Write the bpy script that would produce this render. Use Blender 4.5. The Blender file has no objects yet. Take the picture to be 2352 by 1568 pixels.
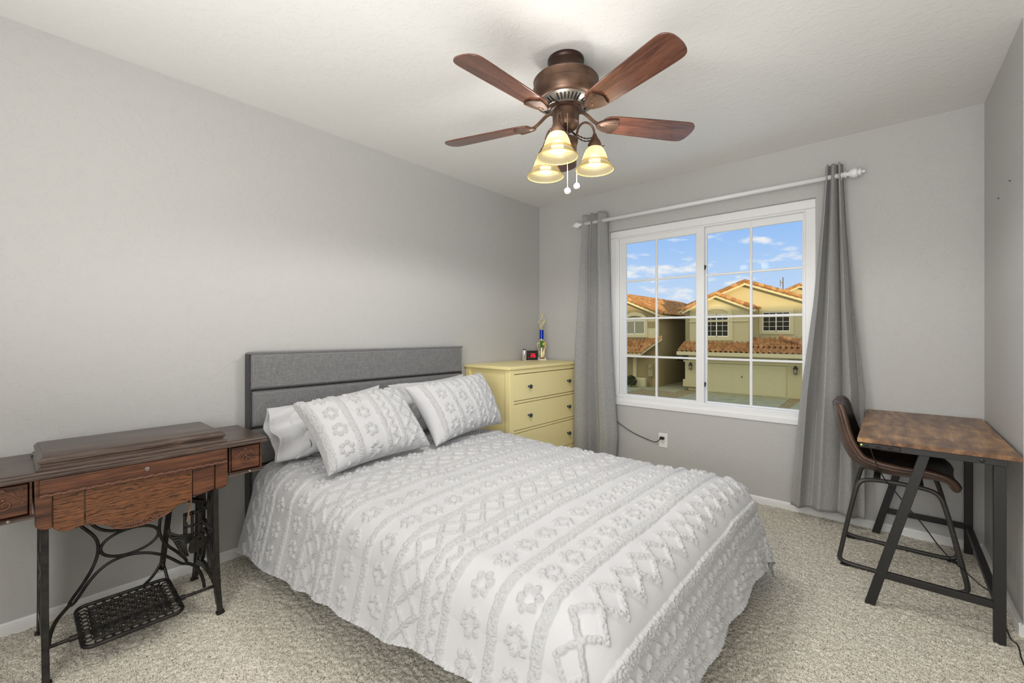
import bpy, math, random
import numpy as np
from mathutils import Vector, Matrix

random.seed(7)
rng = np.random.default_rng(7)
PI = math.pi
scene = bpy.context.scene
COL = scene.collection

# ------------------------------------------------------------------ camera
CAM_H = 1.189
YAW = math.radians(40.91)
FW = Vector((-math.sin(YAW), math.cos(YAW), 0))
RT = Vector((math.cos(YAW), math.sin(YAW), 0))
cd = bpy.data.cameras.new('camera')
cd.sensor_width = 36.0
cd.lens = 36.0 * 1008.6 / 2352.0
cd.shift_y = -17.5 / 2352.0
cd.clip_start = 0.02
cam = bpy.data.objects.new('camera', cd)
cam.location = (0, 0, CAM_H)
cam.rotation_euler = (PI / 2, 0, YAW)
COL.objects.link(cam)
scene.camera = cam

# ------------------------------------------------------------------ exposure
vs = scene.view_settings
scene.display_settings.display_device = 'sRGB'
vs.view_transform = 'Standard'
vs.look = 'None'
vs.exposure = 0.0
vs.gamma = 1.0
vs.use_curve_mapping = False


def srgb(r, g, b):
    def f(c):
        c /= 255.0
        return c / 12.92 if c <= 0.04045 else ((c + 0.055) / 1.055) ** 2.4
    return (f(r), f(g), f(b), 1.0)


# ------------------------------------------------------------------ sky
def make_world():
    w = bpy.data.worlds.new('sky')
    scene.world = w
    w.use_nodes = True
    nt = w.node_tree
    nt.nodes.clear()
    N = lambda t: nt.nodes.new(t)
    L = nt.links.new
    out = N('ShaderNodeOutputWorld')
    bg = N('ShaderNodeBackground')
    L(bg.outputs[0], out.inputs[0])
    tc = N('ShaderNodeTexCoord')
    sep = N('ShaderNodeSeparateXYZ')
    L(tc.outputs['Generated'], sep.inputs[0])
    ramp = N('ShaderNodeValToRGB')
    ramp.color_ramp.elements[0].position = 0.0
    ramp.color_ramp.elements[0].color = srgb(216, 229, 250)
    ramp.color_ramp.elements[1].position = 0.30
    ramp.color_ramp.elements[1].color = srgb(118, 175, 251)
    e = ramp.color_ramp.elements.new(0.13)
    e.color = srgb(182, 212, 254)
    L(sep.outputs[2], ramp.inputs[0])
    # clouds: a few separate puffs low over the horizon
    mp = N('ShaderNodeMapping')
    mp.inputs['Scale'].default_value = (8.0, 8.0, 24.0)
    mp.inputs['Location'].default_value = (2.35, 0.4, 0.55)
    L(tc.outputs['Generated'], mp.inputs[0])
    nz = N('ShaderNodeTexNoise')
    nz.inputs['Scale'].default_value = 1.35
    nz.inputs['Detail'].default_value = 7
    nz.inputs['Roughness'].default_value = 0.55
    L(mp.outputs[0], nz.inputs['Vector'])
    cr = N('ShaderNodeValToRGB')
    cr.color_ramp.elements[0].position = 0.55
    cr.color_ramp.elements[0].color = (0, 0, 0, 1)
    cr.color_ramp.elements[1].position = 0.66
    cr.color_ramp.elements[1].color = (1, 1, 1, 1)
    L(nz.outputs[0], cr.inputs[0])
    mix = N('ShaderNodeMixRGB')
    mix.inputs[2].default_value = srgb(243, 244, 250)
    L(cr.outputs[0], mix.inputs[0])
    L(ramp.outputs[0], mix.inputs[1])
    # the half of the sky round the low sun (towards -Y) and the zenith are brighter and warmer
    neg = N('ShaderNodeMath'); neg.operation = 'MULTIPLY'; neg.inputs[1].default_value = -1.0
    L(sep.outputs[1], neg.inputs[0])
    mr = N('ShaderNodeMapRange')
    mr.inputs[1].default_value = -0.35
    mr.inputs[2].default_value = 0.5
    L(neg.outputs[0], mr.inputs[0])
    mix2 = N('ShaderNodeMixRGB')
    mix2.inputs[2].default_value = (1.25, 1.20, 1.05, 1)
    L(mr.outputs[0], mix2.inputs[0])
    L(mix.outputs[0], mix2.inputs[1])
    L(mix2.outputs[0], bg.inputs[0])
    bg.inputs[1].default_value = 1.0


make_world()
sd = bpy.data.lights.new('sun', 'SUN')
sd.energy = 4.6
sd.color = (1.0, 0.74, 0.42)
sd.angle = math.radians(0.6)
sun = bpy.data.objects.new('sun', sd)
sdir = Vector((-1.1, 1.0, -0.050))          # travels away from the camera, low over our own roof
sun.rotation_euler = sdir.to_track_quat('-Z', 'Y').to_euler()
COL.objects.link(sun)
pd = bpy.data.lights.new('window_portal', 'AREA')
pd.shape = 'RECTANGLE'
pd.size = 1.46
pd.size_y = 1.46
pd.cycles.is_portal = True
po = bpy.data.objects.new('window_portal', pd)
po.location = (-1.13, 3.60, 1.33)
po.rotation_euler = (-PI / 2, 0, 0)
COL.objects.link(po)
ad = bpy.data.lights.new('bounce_light', 'AREA')     # added area light behind the camera, aimed up to brighten the ceiling
ad.shape = 'RECTANGLE'
ad.size = 1.5
ad.size_y = 1.3
ad.energy = 34.0
ad.color = (1.0, 0.985, 0.96)
ao = bpy.data.objects.new('bounce_light', ad)
ao.location = (-0.62, -0.22, 1.05)
ao.rotation_euler = Vector((-0.05, 0.36, 1.0)).to_track_quat('-Z', 'Y').to_euler()
COL.objects.link(ao)
fd = bpy.data.lights.new('fill_light', 'AREA')      # added soft fill behind the camera, with no source in the room
fd.shape = 'RECTANGLE'
fd.size = 2.0
fd.size_y = 1.9
fd.energy = 50.0
fd.color = (1.0, 0.99, 0.97)
fo = bpy.data.objects.new('fill_light', fd)
fo.location = (-0.10, -0.90, 1.25)
fo.rotation_euler = Vector((0.0, 1.0, -0.10)).to_track_quat('-Z', 'Y').to_euler()
COL.objects.link(fo)
BULB = 30.0                                   # radiance of each of the fan's three bulbs
# light of the three shaded lamps: most leaves through the open rims, some escapes over the shades
FAN_C = Vector((-1.13, 1.68, 0))
for k_ in range(3):
    a_ = math.radians(82 + 120 * k_)
    q_ = FW * math.cos(a_) + RT * math.sin(a_)
    for nm_, r_, z_, e_, up_, cone_ in (('lamp_downlight', 0.137, 1.943, 12.0, False, 176), ('lamp_uplight', 0.20, 2.02, 3.0, True, 168)):
        ld = bpy.data.lights.new(nm_, 'SPOT')
        ld.energy = e_
        ld.color = (1.0, 0.98, 0.95)
        ld.spot_size = math.radians(cone_)
        ld.spot_blend = 0.25
        ld.shadow_soft_size = 0.05 if up_ else 0.035
        lo_ = bpy.data.objects.new(nm_, ld)
        lo_.location = (FAN_C.x + q_.x * r_, FAN_C.y + q_.y * r_, z_)
        lo_.rotation_euler = (PI if up_ else 0, 0, 0)
        COL.objects.link(lo_)


# ================================================================== helpers
ORG = {}


class MB:
    """collects simple solids; build() links them as ONE mesh object"""

    def __init__(s):
        s.v = []
        s.f = []

    def add(s, vs_, fs):
        o = len(s.v)
        s.v += [tuple(p) for p in vs_]
        s.f += [tuple(i + o for i in f) for f in fs]
        return s

    def box(s, x0, x1, y0, y1, z0, z1):
        return s.add([(x0, y0, z0), (x1, y0, z0), (x1, y1, z0), (x0, y1, z0), (x0, y0, z1), (x1, y0, z1), (x1, y1, z1), (x0, y1, z1)],
                     [(3, 2, 1, 0), (4, 5, 6, 7), (0, 1, 5, 4), (1, 2, 6, 5), (2, 3, 7, 6), (3, 0, 4, 7)])

    def bar(s, p0, p1, w, h, up=(0, 0, 1)):
        p0 = Vector(p0); p1 = Vector(p1)
        d = (p1 - p0).normalized()
        a = d.cross(Vector(up)).normalized() * (w / 2)
        b = a.cross(d).normalized() * (h / 2)
        vs_ = [p + sa * a + sb * b for p in (p0, p1) for sa, sb in ((-1, -1), (1, -1), (1, 1), (-1, 1))]
        return s.add(vs_, [(3, 2, 1, 0), (4, 5, 6, 7), (0, 1, 5, 4), (1, 2, 6, 5), (2, 3, 7, 6), (3, 0, 4, 7)])

    def loft(s, rings, closed=False, caps=True):
        n = len(rings[0])
        m = len(rings)
        vs_ = [p for r in rings for p in r]
        fs = []
        for i in range(m if closed else m - 1):
            j = (i + 1) % m
            for k in range(n):
                l = (k + 1) % n
                fs.append((i * n + k, i * n + l, j * n + l, j * n + k))
        if caps and not closed:
            fs.append(tuple(range(n - 1, -1, -1)))
            fs.append(tuple((m - 1) * n + k for k in range(n)))
        return s.add(vs_, fs)

    def tube(s, pts, r, n=8, closed=False, sec=None, up=None):
        """sweep a circle of radius r (number or list) or a 2-D section sec along pts"""
        pts = [Vector(p) for p in pts]
        m = len(pts)
        tang = []
        for i in range(m):
            a = pts[(i - 1) % m] if (closed or i > 0) else pts[i]
            b = pts[(i + 1) % m] if (closed or i < m - 1) else pts[i]
            tang.append((b - a).normalized())
        ref = Vector(up) if up else (Vector((0, 0, 1)) if abs(tang[0].z) < 0.9 else Vector((1, 0, 0)))
        nrm = (ref - tang[0] * ref.dot(tang[0])).normalized()
        rings = []
        for i in range(m):
            t = tang[i]
            if up:
                nrm = (Vector(up) - t * Vector(up).dot(t)).normalized()
            else:
                nrm = (nrm - t * nrm.dot(t)).normalized()
            bi = t.cross(nrm)
            rr = r[i] if isinstance(r, (list, tuple)) else r
            if sec:
                rings.append([pts[i] + nrm * (q[0] * rr) + bi * (q[1] * rr) for q in sec])
            else:
                rings.append([pts[i] + nrm * (rr * math.cos(2 * PI * k / n)) + bi * (rr * math.sin(2 * PI * k / n)) for k in range(n)])
        return s.loft(rings, closed)

    def lathe(s, prof, n=24, c=(0, 0, 0), ax=None):
        """prof: (radius, height) pairs turned round +Z (or ax) through c"""
        c = Vector(c)
        q = Vector((0, 0, 1)).rotation_difference(Vector(ax)) if ax else None
        rings = []
        for r, h in prof:
            r = max(r, 1e-4)
            ring = [Vector((r * math.cos(2 * PI * k / n), r * math.sin(2 * PI * k / n), h)) for k in range(n)]
            if q:
                ring = [q @ p for p in ring]
            rings.append([p + c for p in ring])
        return s.loft(rings)

    def prism(s, poly, off):
        """poly: 3-D outline, off: extrusion vector"""
        off = Vector(off)
        return s.loft([[Vector(p) for p in poly], [Vector(p) + off for p in poly]])

    def ball(s, c, r, n=12, m=8, sc=(1, 1, 1)):
        rings = []
        for i in range(m + 1):
            t = PI * i / m
            rr = max(math.sin(t), 1e-3)
            rings.append([(c[0] + sc[0] * r * rr * math.cos(2 * PI * k / n), c[1] + sc[1] * r * rr * math.sin(2 * PI * k / n), c[2] - sc[2] * r * math.cos(t)) for k in range(n)])
        return s.loft(rings)

    def build(s, name, mat, parent=None, ang=35, bevel=0, seg=2, solid=0, sub=0):
        me = bpy.data.meshes.new(name)
        V = np.array([tuple(p) for p in s.v], dtype=float)
        return finish(name, me, V, s.f, mat, parent, ang, bevel, seg, solid, sub)


def finish(name, me, V, F, mat, parent, ang=35, bevel=0, seg=2, solid=0, sub=0):
    if parent is not None:
        org = ORG[parent]
    else:
        lo, hi = V.min(0), V.max(0)
        org = Vector(((lo[0] + hi[0]) / 2, (lo[1] + hi[1]) / 2, lo[2]))
    V = V - np.array(org)
    me.from_pydata([tuple(p) for p in V.tolist()], [], F)
    me.update()
    me.polygons.foreach_set('use_smooth', [True] * len(me.polygons))
    if ang < 180:
        me.set_sharp_from_angle(angle=math.radians(ang))
    me.materials.append(mat)
    o = bpy.data.objects.new(name, me)
    COL.objects.link(o)
    if parent is not None:
        o.parent = parent
    else:
        o.location = org
    ORG[o] = org
    if solid:
        md = o.modifiers.new('solid', 'SOLIDIFY'); md.thickness = solid; md.offset = 0
    if bevel:
        md = o.modifiers.new('bevel', 'BEVEL'); md.width = bevel; md.segments = seg; md.limit_method = 'ANGLE'; md.angle_limit = math.radians(40)
        md.harden_normals = False
    if sub:
        md = o.modifiers.new('sub', 'SUBSURF'); md.levels = sub; md.render_levels = sub
    return o


def grid_mesh(name, P, mat, parent=None, ang=180, wrap_u=False):
    """P: (n, m, 3) array -> one smooth sheet"""
    n, m = P.shape[:2]
    idx = np.arange(n * m).reshape(n, m)
    if wrap_u:
        idx = np.vstack([idx, idx[:1]])
    a = idx[:-1, :-1].ravel(); b = idx[1:, :-1].ravel(); c = idx[1:, 1:].ravel(); d = idx[:-1, 1:].ravel()
    F = np.stack([a, b, c, d], 1)
    return np_mesh(name, P.reshape(-1, 3), F, mat, parent)


def np_mesh(name, V, F, mat, parent=None):
    if parent is not None:
        org = ORG[parent]
    else:
        lo, hi = V.min(0), V.max(0)
        org = Vector(((lo[0] + hi[0]) / 2, (lo[1] + hi[1]) / 2, lo[2]))
    V = (V - np.array(org)).astype(np.float32)
    me = bpy.data.meshes.new(name)
    me.vertices.add(len(V))
    me.vertices.foreach_set('co', V.ravel())
    me.loops.add(F.size)
    me.loops.foreach_set('vertex_index', F.astype(np.int32).ravel())
    me.polygons.add(len(F))
    me.polygons.foreach_set('loop_start', np.arange(0, F.size, 4, dtype=np.int32))
    me.polygons.foreach_set('use_smooth', np.ones(len(F), dtype=bool))
    me.update(calc_edges=True)
    me.validate()
    me.materials.append(mat)
    o = bpy.data.objects.new(name, me)
    COL.objects.link(o)
    if parent is not None:
        o.parent = parent
    else:
        o.location = org
    ORG[o] = org
    return o


def thing(name, loc, label, cat, group=None):
    o = bpy.data.objects.new(name, None)
    o.empty_display_size = 0.1
    COL.objects.link(o)
    o.location = loc
    ORG[o] = Vector(loc)
    return tag(o, label, cat, group)


def tag(o, label, cat, group=None):
    o['label'] = label
    o['category'] = cat
    if group:
        o['group'] = group
    return o


def struct(o):
    o['kind'] = 'structure'
    return o


def sempty(name, loc):
    o = bpy.data.objects.new(name, None)
    COL.objects.link(o)
    o.location = loc
    ORG[o] = Vector(loc)
    o['kind'] = 'structure'
    return o


def ell(c, ru, rv, u, v, n=24, a0=0.0, a1=2 * PI, full=True):
    c = Vector(c); u = Vector(u); v = Vector(v)
    k = n if full else n + 1
    return [c + u * (ru * math.cos(a0 + (a1 - a0) * i / n)) + v * (rv * math.sin(a0 + (a1 - a0) * i / n)) for i in range(k)]


def smooth(pts, it=2, closed=False):
    pts = [Vector(p) for p in pts]
    for _ in range(it):
        q = [] if closed else [pts[0]]
        n = len(pts)
        for i in range(n if closed else n - 1):
            a, b = pts[i], pts[(i + 1) % n]
            q += [a * 0.75 + b * 0.25, a * 0.25 + b * 0.75]
        if not closed:
            q.append(pts[-1])
        pts = q
    return pts


# ------------------------------------------------------------------ materials
class Mat:
    def __init__(s, name, col=(0.5, 0.5, 0.5, 1), rough=0.5, metal=0.0, spec=0.5, coat=0.0):
        s.m = bpy.data.materials.new(name)
        s.m.use_nodes = True
        s.nt = s.m.node_tree
        s.b = s.nt.nodes['Principled BSDF']
        s.b.inputs['Base Color'].default_value = col
        s.b.inputs['Roughness'].default_value = rough
        s.b.inputs['Metallic'].default_value = metal
        s.b.inputs['Specular IOR Level'].default_value = spec
        s.b.inputs['Coat Weight'].default_value = coat
        s.tc = None

    def n(s, t):
        return s.nt.nodes.new(t)

    def L(s, a, b):
        s.nt.links.new(a, b)

    def vec(s, scale=(1, 1, 1), rot=(0, 0, 0)):
        if s.tc is None:
            s.tc = s.n('ShaderNodeTexCoord')
        mp = s.n('ShaderNodeMapping')
        mp.inputs['Scale'].default_value = scale
        mp.inputs['Rotation'].default_value = rot
        s.L(s.tc.outputs['Object'], mp.inputs[0])
        return mp.outputs[0]

    def noise(s, scale, detail=3, rough=0.5, vec=None, dist=0.0):
        nz = s.n('ShaderNodeTexNoise')
        nz.inputs['Scale'].default_value = scale
        nz.inputs['Detail'].default_value = detail
        nz.inputs['Roughness'].default_value = rough
        nz.inputs['Distortion'].default_value = dist
        s.L(vec if vec else s.vec(), nz.inputs['Vector'])
        return nz.outputs[0]

    def voro(s, scale, vec=None, feat='F1'):
        v = s.n('ShaderNodeTexVoronoi')
        v.inputs['Scale'].default_value = scale
        v.feature = feat
        s.L(vec if vec else s.vec(), v.inputs['Vector'])
        return v.outputs[0]

    def wave(s, scale, dist=4.0, detail=2, dscale=1.0, vec=None, direction='X', kind='BANDS', prof='SIN'):
        w = s.n('ShaderNodeTexWave')
        w.wave_type = kind
        w.bands_direction = direction
        w.wave_profile = prof
        w.inputs['Scale'].default_value = scale
        w.inputs['Distortion'].default_value = dist
        w.inputs['Detail'].default_value = detail
        w.inputs['Detail Scale'].default_value = dscale
        s.L(vec if vec else s.vec(), w.inputs['Vector'])
        return w.outputs[1] if len(w.outputs) > 1 else w.outputs[0]

    def ramp(s, fac, stops):
        r = s.n('ShaderNodeValToRGB')
        els = r.color_ramp.elements
        while len(els) < len(stops):
            els.new(0.5)
        for e, (p, c) in zip(els, stops):
            e.position = p
            e.color = c if len(c) == 4 else (*c, 1)
        s.L(fac, r.inputs[0])
        return r.outputs[0]

    def mix(s, fac, a, b, mode='MIX'):
        x = s.n('ShaderNodeMixRGB')
        x.blend_type = mode
        for i, q in ((0, fac), (1, a), (2, b)):
            if hasattr(q, 'is_output'):
                s.L(q, x.inputs[i])
            else:
                x.inputs[i].default_value = q
        return x.outputs[0]

    def math(s, op, a, b=0.0):
        x = s.n('ShaderNodeMath')
        x.operation = op
        for i, q in ((0, a), (1, b)):
            if hasattr(q, 'is_output'):
                s.L(q, x.inputs[i])
            else:
                x.inputs[i].default_value = q
        return x.outputs[0]

    def color(s, out):
        s.L(out, s.b.inputs['Base Color'])
        return s

    def bump(s, h, strength=0.3, dist=0.01):
        b = s.n('ShaderNodeBump')
        b.inputs['Strength'].default_value = strength
        b.inputs['Distance'].default_value = dist
        s.L(h, b.inputs['Height'])
        s.L(b.outputs[0], s.b.inputs['Normal'])
        return s


G = lambda v: (v, v, v, 1)


def m_wall(name, col, st=0.35):
    m = Mat(name, col, 0.55, spec=0.3)
    a = m.ramp(m.noise(20, 6, 0.6, dist=0.25), [(0.50, G(0)), (0.545, G(1))])
    b = m.noise(70, 2)
    m.bump(m.math('ADD', m.math('MULTIPLY', a, 0.7), m.math('MULTIPLY', b, 0.4)), st, 0.003)
    return m.m


def m_wood(name, dark, mid, light, axis='Y', scale=9.0, rough=0.35, stretch=14.0, coat=0.0, contrast=1.0, spec=0.5):
    m = Mat(name, mid, rough, spec=spec, coat=coat)
    sc = {'X': (1, stretch, stretch), 'Y': (stretch, 1, stretch), 'Z': (stretch, stretch, 1)}[axis]
    v = m.vec(sc)
    a = m.noise(scale * 0.35, 6, 0.62, v, 0.8)
    b = m.noise(scale * 1.6, 3, 0.5, v)
    f = m.math('ADD', m.math('MULTIPLY', a, 0.75), m.math('MULTIPLY', b, 0.25))
    m.color(m.ramp(f, [(0.5 - 0.16 / contrast, dark), (0.5, mid), (0.5 + 0.17 / contrast, light)]))
    m.bump(b, 0.12, 0.002)
    return m


def m_fabric(name, c0, c1, weave=420.0, rough=0.9, st=0.35):
    m = Mat(name, c0, rough, spec=0.15)
    vx = m.noise(1.0, 2, 0.5, m.vec((weave, weave * 0.06, weave)))
    vz = m.noise(1.0, 2, 0.5, m.vec((weave, weave, weave * 0.06)))
    vy = m.noise(1.0, 2, 0.5, m.vec((weave * 0.06, weave, weave)))
    f = m.math('MULTIPLY', m.math('ADD', m.math('ADD', vx, vz), vy), 0.3333)
    m.color(m.ramp(f, [(0.42, c0), (0.58, c1)]))
    m.bump(f, st, 0.002)
    m.b.inputs['Sheen Weight'].default_value = 0.15
    return m.m


M = {}
M['wall'] = m_wall('grey_wall_paint', srgb(192, 191, 189))
M['ceil'] = m_wall('white_ceiling_paint', srgb(232, 231, 228), 0.25)
M['trim'] = Mat('white_trim_paint', srgb(236, 236, 235), 0.4).m
M['vinyl'] = Mat('white_vinyl', srgb(240, 240, 240), 0.35).m
M['black_metal'] = Mat('black_powder_coat', srgb(36, 35, 35), 0.45).m
M['black_plastic'] = Mat('black_plastic', srgb(22, 22, 23), 0.4).m
M['grey_tube'] = Mat('dark_grey_steel', srgb(62, 60, 58), 0.4, 0.3).m
mi = Mat('cast_iron', srgb(46, 43, 40), 0.40, 0.5)
mi.color(mi.ramp(mi.noise(30, 3), [(0.35, srgb(34, 33, 33)), (0.7, srgb(60, 56, 51))]))
mi.bump(mi.noise(160, 2), 0.15, 0.002)
M['iron'] = mi.m
M['white_plastic'] = Mat('white_plastic', srgb(238, 237, 233), 0.35).m
M['slot'] = Mat('dark_slot', srgb(12, 12, 12), 0.8).m
M['yellow'] = Mat('yellow_paint', srgb(249, 233, 170), 0.42).m
M['gap_shade'] = Mat('drawer_gap_shade', srgb(70, 55, 25), 0.8).m  # shade of the drawer gaps put into a dark colour
M['knob'] = Mat('blue_grey_knob', srgb(62, 72, 84), 0.35, 0.3).m
M['headboard'] = m_fabric('grey_headboard_weave', srgb(106, 106, 107), srgb(138, 138, 138), 560)
M['bed_dark'] = m_fabric('charcoal_bed_weave', srgb(50, 50, 51), srgb(76, 76, 77), 330)
M['curtain'] = m_fabric('grey_linen', srgb(144, 143, 142), srgb(174, 173, 171), 640)
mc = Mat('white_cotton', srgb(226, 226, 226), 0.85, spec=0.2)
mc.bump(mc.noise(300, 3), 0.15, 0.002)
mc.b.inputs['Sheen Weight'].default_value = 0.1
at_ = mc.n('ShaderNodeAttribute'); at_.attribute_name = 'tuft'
mc.color(mc.mix(at_.outputs['Fac'], srgb(200, 200, 202), srgb(190, 190, 191)))  # tufts greyer: self-shadow of the pile put into the colour
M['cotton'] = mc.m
mc = Mat('soft_white_case', srgb(204, 204, 206), 0.8, spec=0.2)
mc.bump(mc.noise(26, 3, 0.5, dist=0.8), 0.35, 0.01)
M['case'] = mc.m
mc = Mat('beige_carpet', srgb(190, 183, 170), 0.95, spec=0.1)
s1 = mc.noise(300, 2, 0.6)
s2 = mc.noise(120, 2, 0.5)
f_ = mc.math('ADD', mc.math('MULTIPLY', s1, 0.72), mc.math('MULTIPLY', s2, 0.28))
mc.color(mc.ramp(f_, [(0.36, srgb(96, 88, 74)), (0.455, srgb(198, 191, 175)), (0.55, srgb(236, 230, 216)), (0.7, srgb(247, 243, 233))]))
mc.bump(s1, 0.5, 0.006)
M['carpet'] = mc.m

# furniture woods
M['sew_top'] = m_wood('worn_dark_varnished_oak', srgb(44, 33, 28), srgb(78, 62, 54), srgb(112, 98, 88), 'Y', 10, 0.28, 16)
mw_ = M['sew_top']
wm = mw_.ramp(mw_.noise(7, 4, 0.6, mw_.vec((9, 1.4, 9))), [(0.66, G(0)), (0.70, G(0.75))])
old_ = mw_.b.inputs['Base Color'].links[0].from_socket
mw_.color(mw_.mix(wm, old_, srgb(150, 100, 54)))
M['sew_top'] = mw_.m
mo = m_wood('dark_oak', srgb(44, 26, 18), srgb(90, 54, 36), srgb(128, 82, 54), 'Y', 9, 0.35, 15)
M['oak'] = mo.m
mo = Mat('figured_oak', srgb(120, 68, 38), 0.38)
wv = mo.wave(17, 11, 4, 1.6, mo.vec((1, 0.42, 1.5)), 'Z')
fn = mo.noise(30, 4, 0.6, mo.vec((6, 1, 14)))
mo.color(mo.mix(mo.ramp(wv, [(0.0, G(0.15)), (0.28, G(1.0))]), srgb(46, 28, 19), mo.ramp(fn, [(0.35, srgb(92, 56, 34)), (0.65, srgb(138, 88, 52))])))
M['oak_fig'] = mo.m
M['carved'] = Mat('worn_carved_wood', srgb(112, 74, 56), 0.4).m
M['walnut'] = m_wood('walnut_blade', srgb(62, 36, 28), srgb(96, 58, 44), srgb(122, 78, 60), 'X', 16, 0.24, 10, coat=0.5).m
mr_ = Mat('rustic_laminate', srgb(110, 72, 42), 0.35)
r1 = mr_.noise(3.2, 6, 0.62, mr_.vec((1.4, 1.0, 1)), 0.8)
r2 = mr_.wave(5, 14, 3, 1.0, mr_.vec((1.0, 0.5, 1)), 'X')
r3 = mr_.noise(120, 2, 0.5, mr_.vec((1, 0.08, 1)))
ff = mr_.math('ADD', mr_.math('MULTIPLY', r1, 0.74), mr_.math('ADD', mr_.math('MULTIPLY', r2, 0.10), mr_.math('MULTIPLY', r3, 0.20)))
mr_.color(mr_.ramp(ff, [(0.34, srgb(74, 52, 40)), (0.46, srgb(112, 80, 56)), (0.56, srgb(146, 108, 72)), (0.68, srgb(184, 144, 98))]))
mr_.bump(r3, 0.08, 0.002)
M['rustic'] = mr_.m
ml = Mat('brown_leather', srgb(86, 56, 40), 0.34, coat=0.1)
ml.color(ml.ramp(ml.noise(9, 4), [(0.3, srgb(60, 43, 36)), (0.7, srgb(100, 73, 58))]))
ml.bump(ml.voro(260), 0.12, 0.002)
M['leather'] = ml.m
ml = Mat('dark_leather', srgb(34, 28, 26), 0.3, coat=0.1)
ml.bump(ml.voro(260), 0.12, 0.002)
M['leather_in'] = ml.m
mb = Mat('oil_rubbed_bronze', srgb(112, 80, 60), 0.42, 0.6)
mb.color(mb.ramp(mb.noise(14, 3), [(0.3, srgb(78, 58, 47)), (0.7, srgb(112, 86, 69))]))
M['bronze'] = mb.m
M['dark_bronze'] = Mat('dark_bronze', srgb(60, 40, 33), 0.4, 0.5).m
M['pewter'] = Mat('pewter_vents', srgb(150, 142, 132), 0.35, 0.8).m
M['gold'] = Mat('gold_plastic', srgb(226, 214, 170), 0.25, 0.55).m
M['blue_metal'] = Mat('blue_foil_column', srgb(18, 58, 190), 0.2, 0.6).m
M['silver'] = Mat('silver_plastic', srgb(200, 200, 202), 0.3, 0.5).m
M['green'] = Mat('green_plaque', srgb(52, 104, 40), 0.5).m
M['ball_yellow'] = Mat('yellow_ball', srgb(240, 205, 30), 0.5).m
M['marble'] = Mat('white_marble', srgb(232, 230, 226), 0.3).m
M['brass_plate'] = Mat('brass_plate', srgb(140, 110, 50), 0.35, 0.7).m
M['tan'] = Mat('tan_leather_cord', srgb(156, 120, 88), 0.6).m
M['crystal'] = Mat('crystal_ball', srgb(245, 245, 245), 0.05).m
M['crystal'].node_tree.nodes['Principled BSDF'].inputs['Transmission Weight'].default_value = 0.6
M['chain'] = Mat('bead_chain', srgb(200, 190, 175), 0.3, 0.8).m


def m_emit(name, col, st, base=None):
    m = Mat(name, base or col, 0.4)
    m.b.inputs['Emission Color'].default_value = col
    m.b.inputs['Emission Strength'].default_value = st
    return m.m


M['red_led'] = m_emit('red_led_digits', (1.0, 0.02, 0.06, 1), 1.3, srgb(90, 0, 10))
M['green_led'] = m_emit('yellow_green_led', (0.55, 0.9, 0.05, 1), 2.0)
M['bulb'] = m_emit('lit_bulb', (1.0, 0.93, 0.82, 1), BULB)


def m_shade():
    m = bpy.data.materials.new('amber_shade_glass')
    m.use_nodes = True
    nt = m.node_tree
    nt.nodes.clear()
    N = lambda t: nt.nodes.new(t)
    L = nt.links.new
    out = N('ShaderNodeOutputMaterial')
    tr = N('ShaderNodeBsdfTransparent'); tr.inputs[0].default_value = (1.0, 0.93, 0.76, 1)
    tl = N('ShaderNodeBsdfTranslucent'); tl.inputs[0].default_value = (0.31, 0.27, 0.165, 1)
    df = N('ShaderNodeBsdfDiffuse'); df.inputs[0].default_value = (0.36, 0.32, 0.205, 1)
    gl = N('ShaderNodeBsdfGlossy'); gl.inputs[0].default_value = (1, 1, 1, 1); gl.inputs[1].default_value = 0.2
    m1 = N('ShaderNodeMixShader'); m1.inputs[0].default_value = 0.55
    L(tl.outputs[0], m1.inputs[1]); L(df.outputs[0], m1.inputs[2])
    m2 = N('ShaderNodeMixShader'); m2.inputs[0].default_value = 0.03
    L(m1.outputs[0], m2.inputs[1]); L(tr.outputs[0], m2.inputs[2])
    m3 = N('ShaderNodeMixShader'); m3.inputs[0].default_value = 0.06
    L(m2.outputs[0], m3.inputs[1]); L(gl.outputs[0], m3.inputs[2])
    L(m3.outputs[0], out.inputs[0])
    return m


M['shade'] = m_shade()
M['shade_rim'] = Mat('amber_glass_rim', srgb(214, 176, 92), 0.3).m


def m_glass():
    m = bpy.data.materials.new('window_glass')
    m.use_nodes = True
    nt = m.node_tree
    nt.nodes.clear()
    N = lambda t: nt.nodes.new(t)
    L = nt.links.new
    out = N('ShaderNodeOutputMaterial')
    tr = N('ShaderNodeBsdfTransparent'); tr.inputs[0].default_value = (0.97, 0.98, 0.96, 1)
    gl = N('ShaderNodeBsdfGlossy'); gl.inputs[1].default_value = 0.0
    fr = N('ShaderNodeFresnel'); fr.inputs[0].default_value = 1.08
    mx = N('ShaderNodeMixShader')
    L(fr.outputs[0], mx.inputs[0]); L(tr.outputs[0], mx.inputs[1]); L(gl.outputs[0], mx.inputs[2])
    L(mx.outputs[0], out.inputs[0])
    return m


M['glass'] = m_glass()
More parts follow.
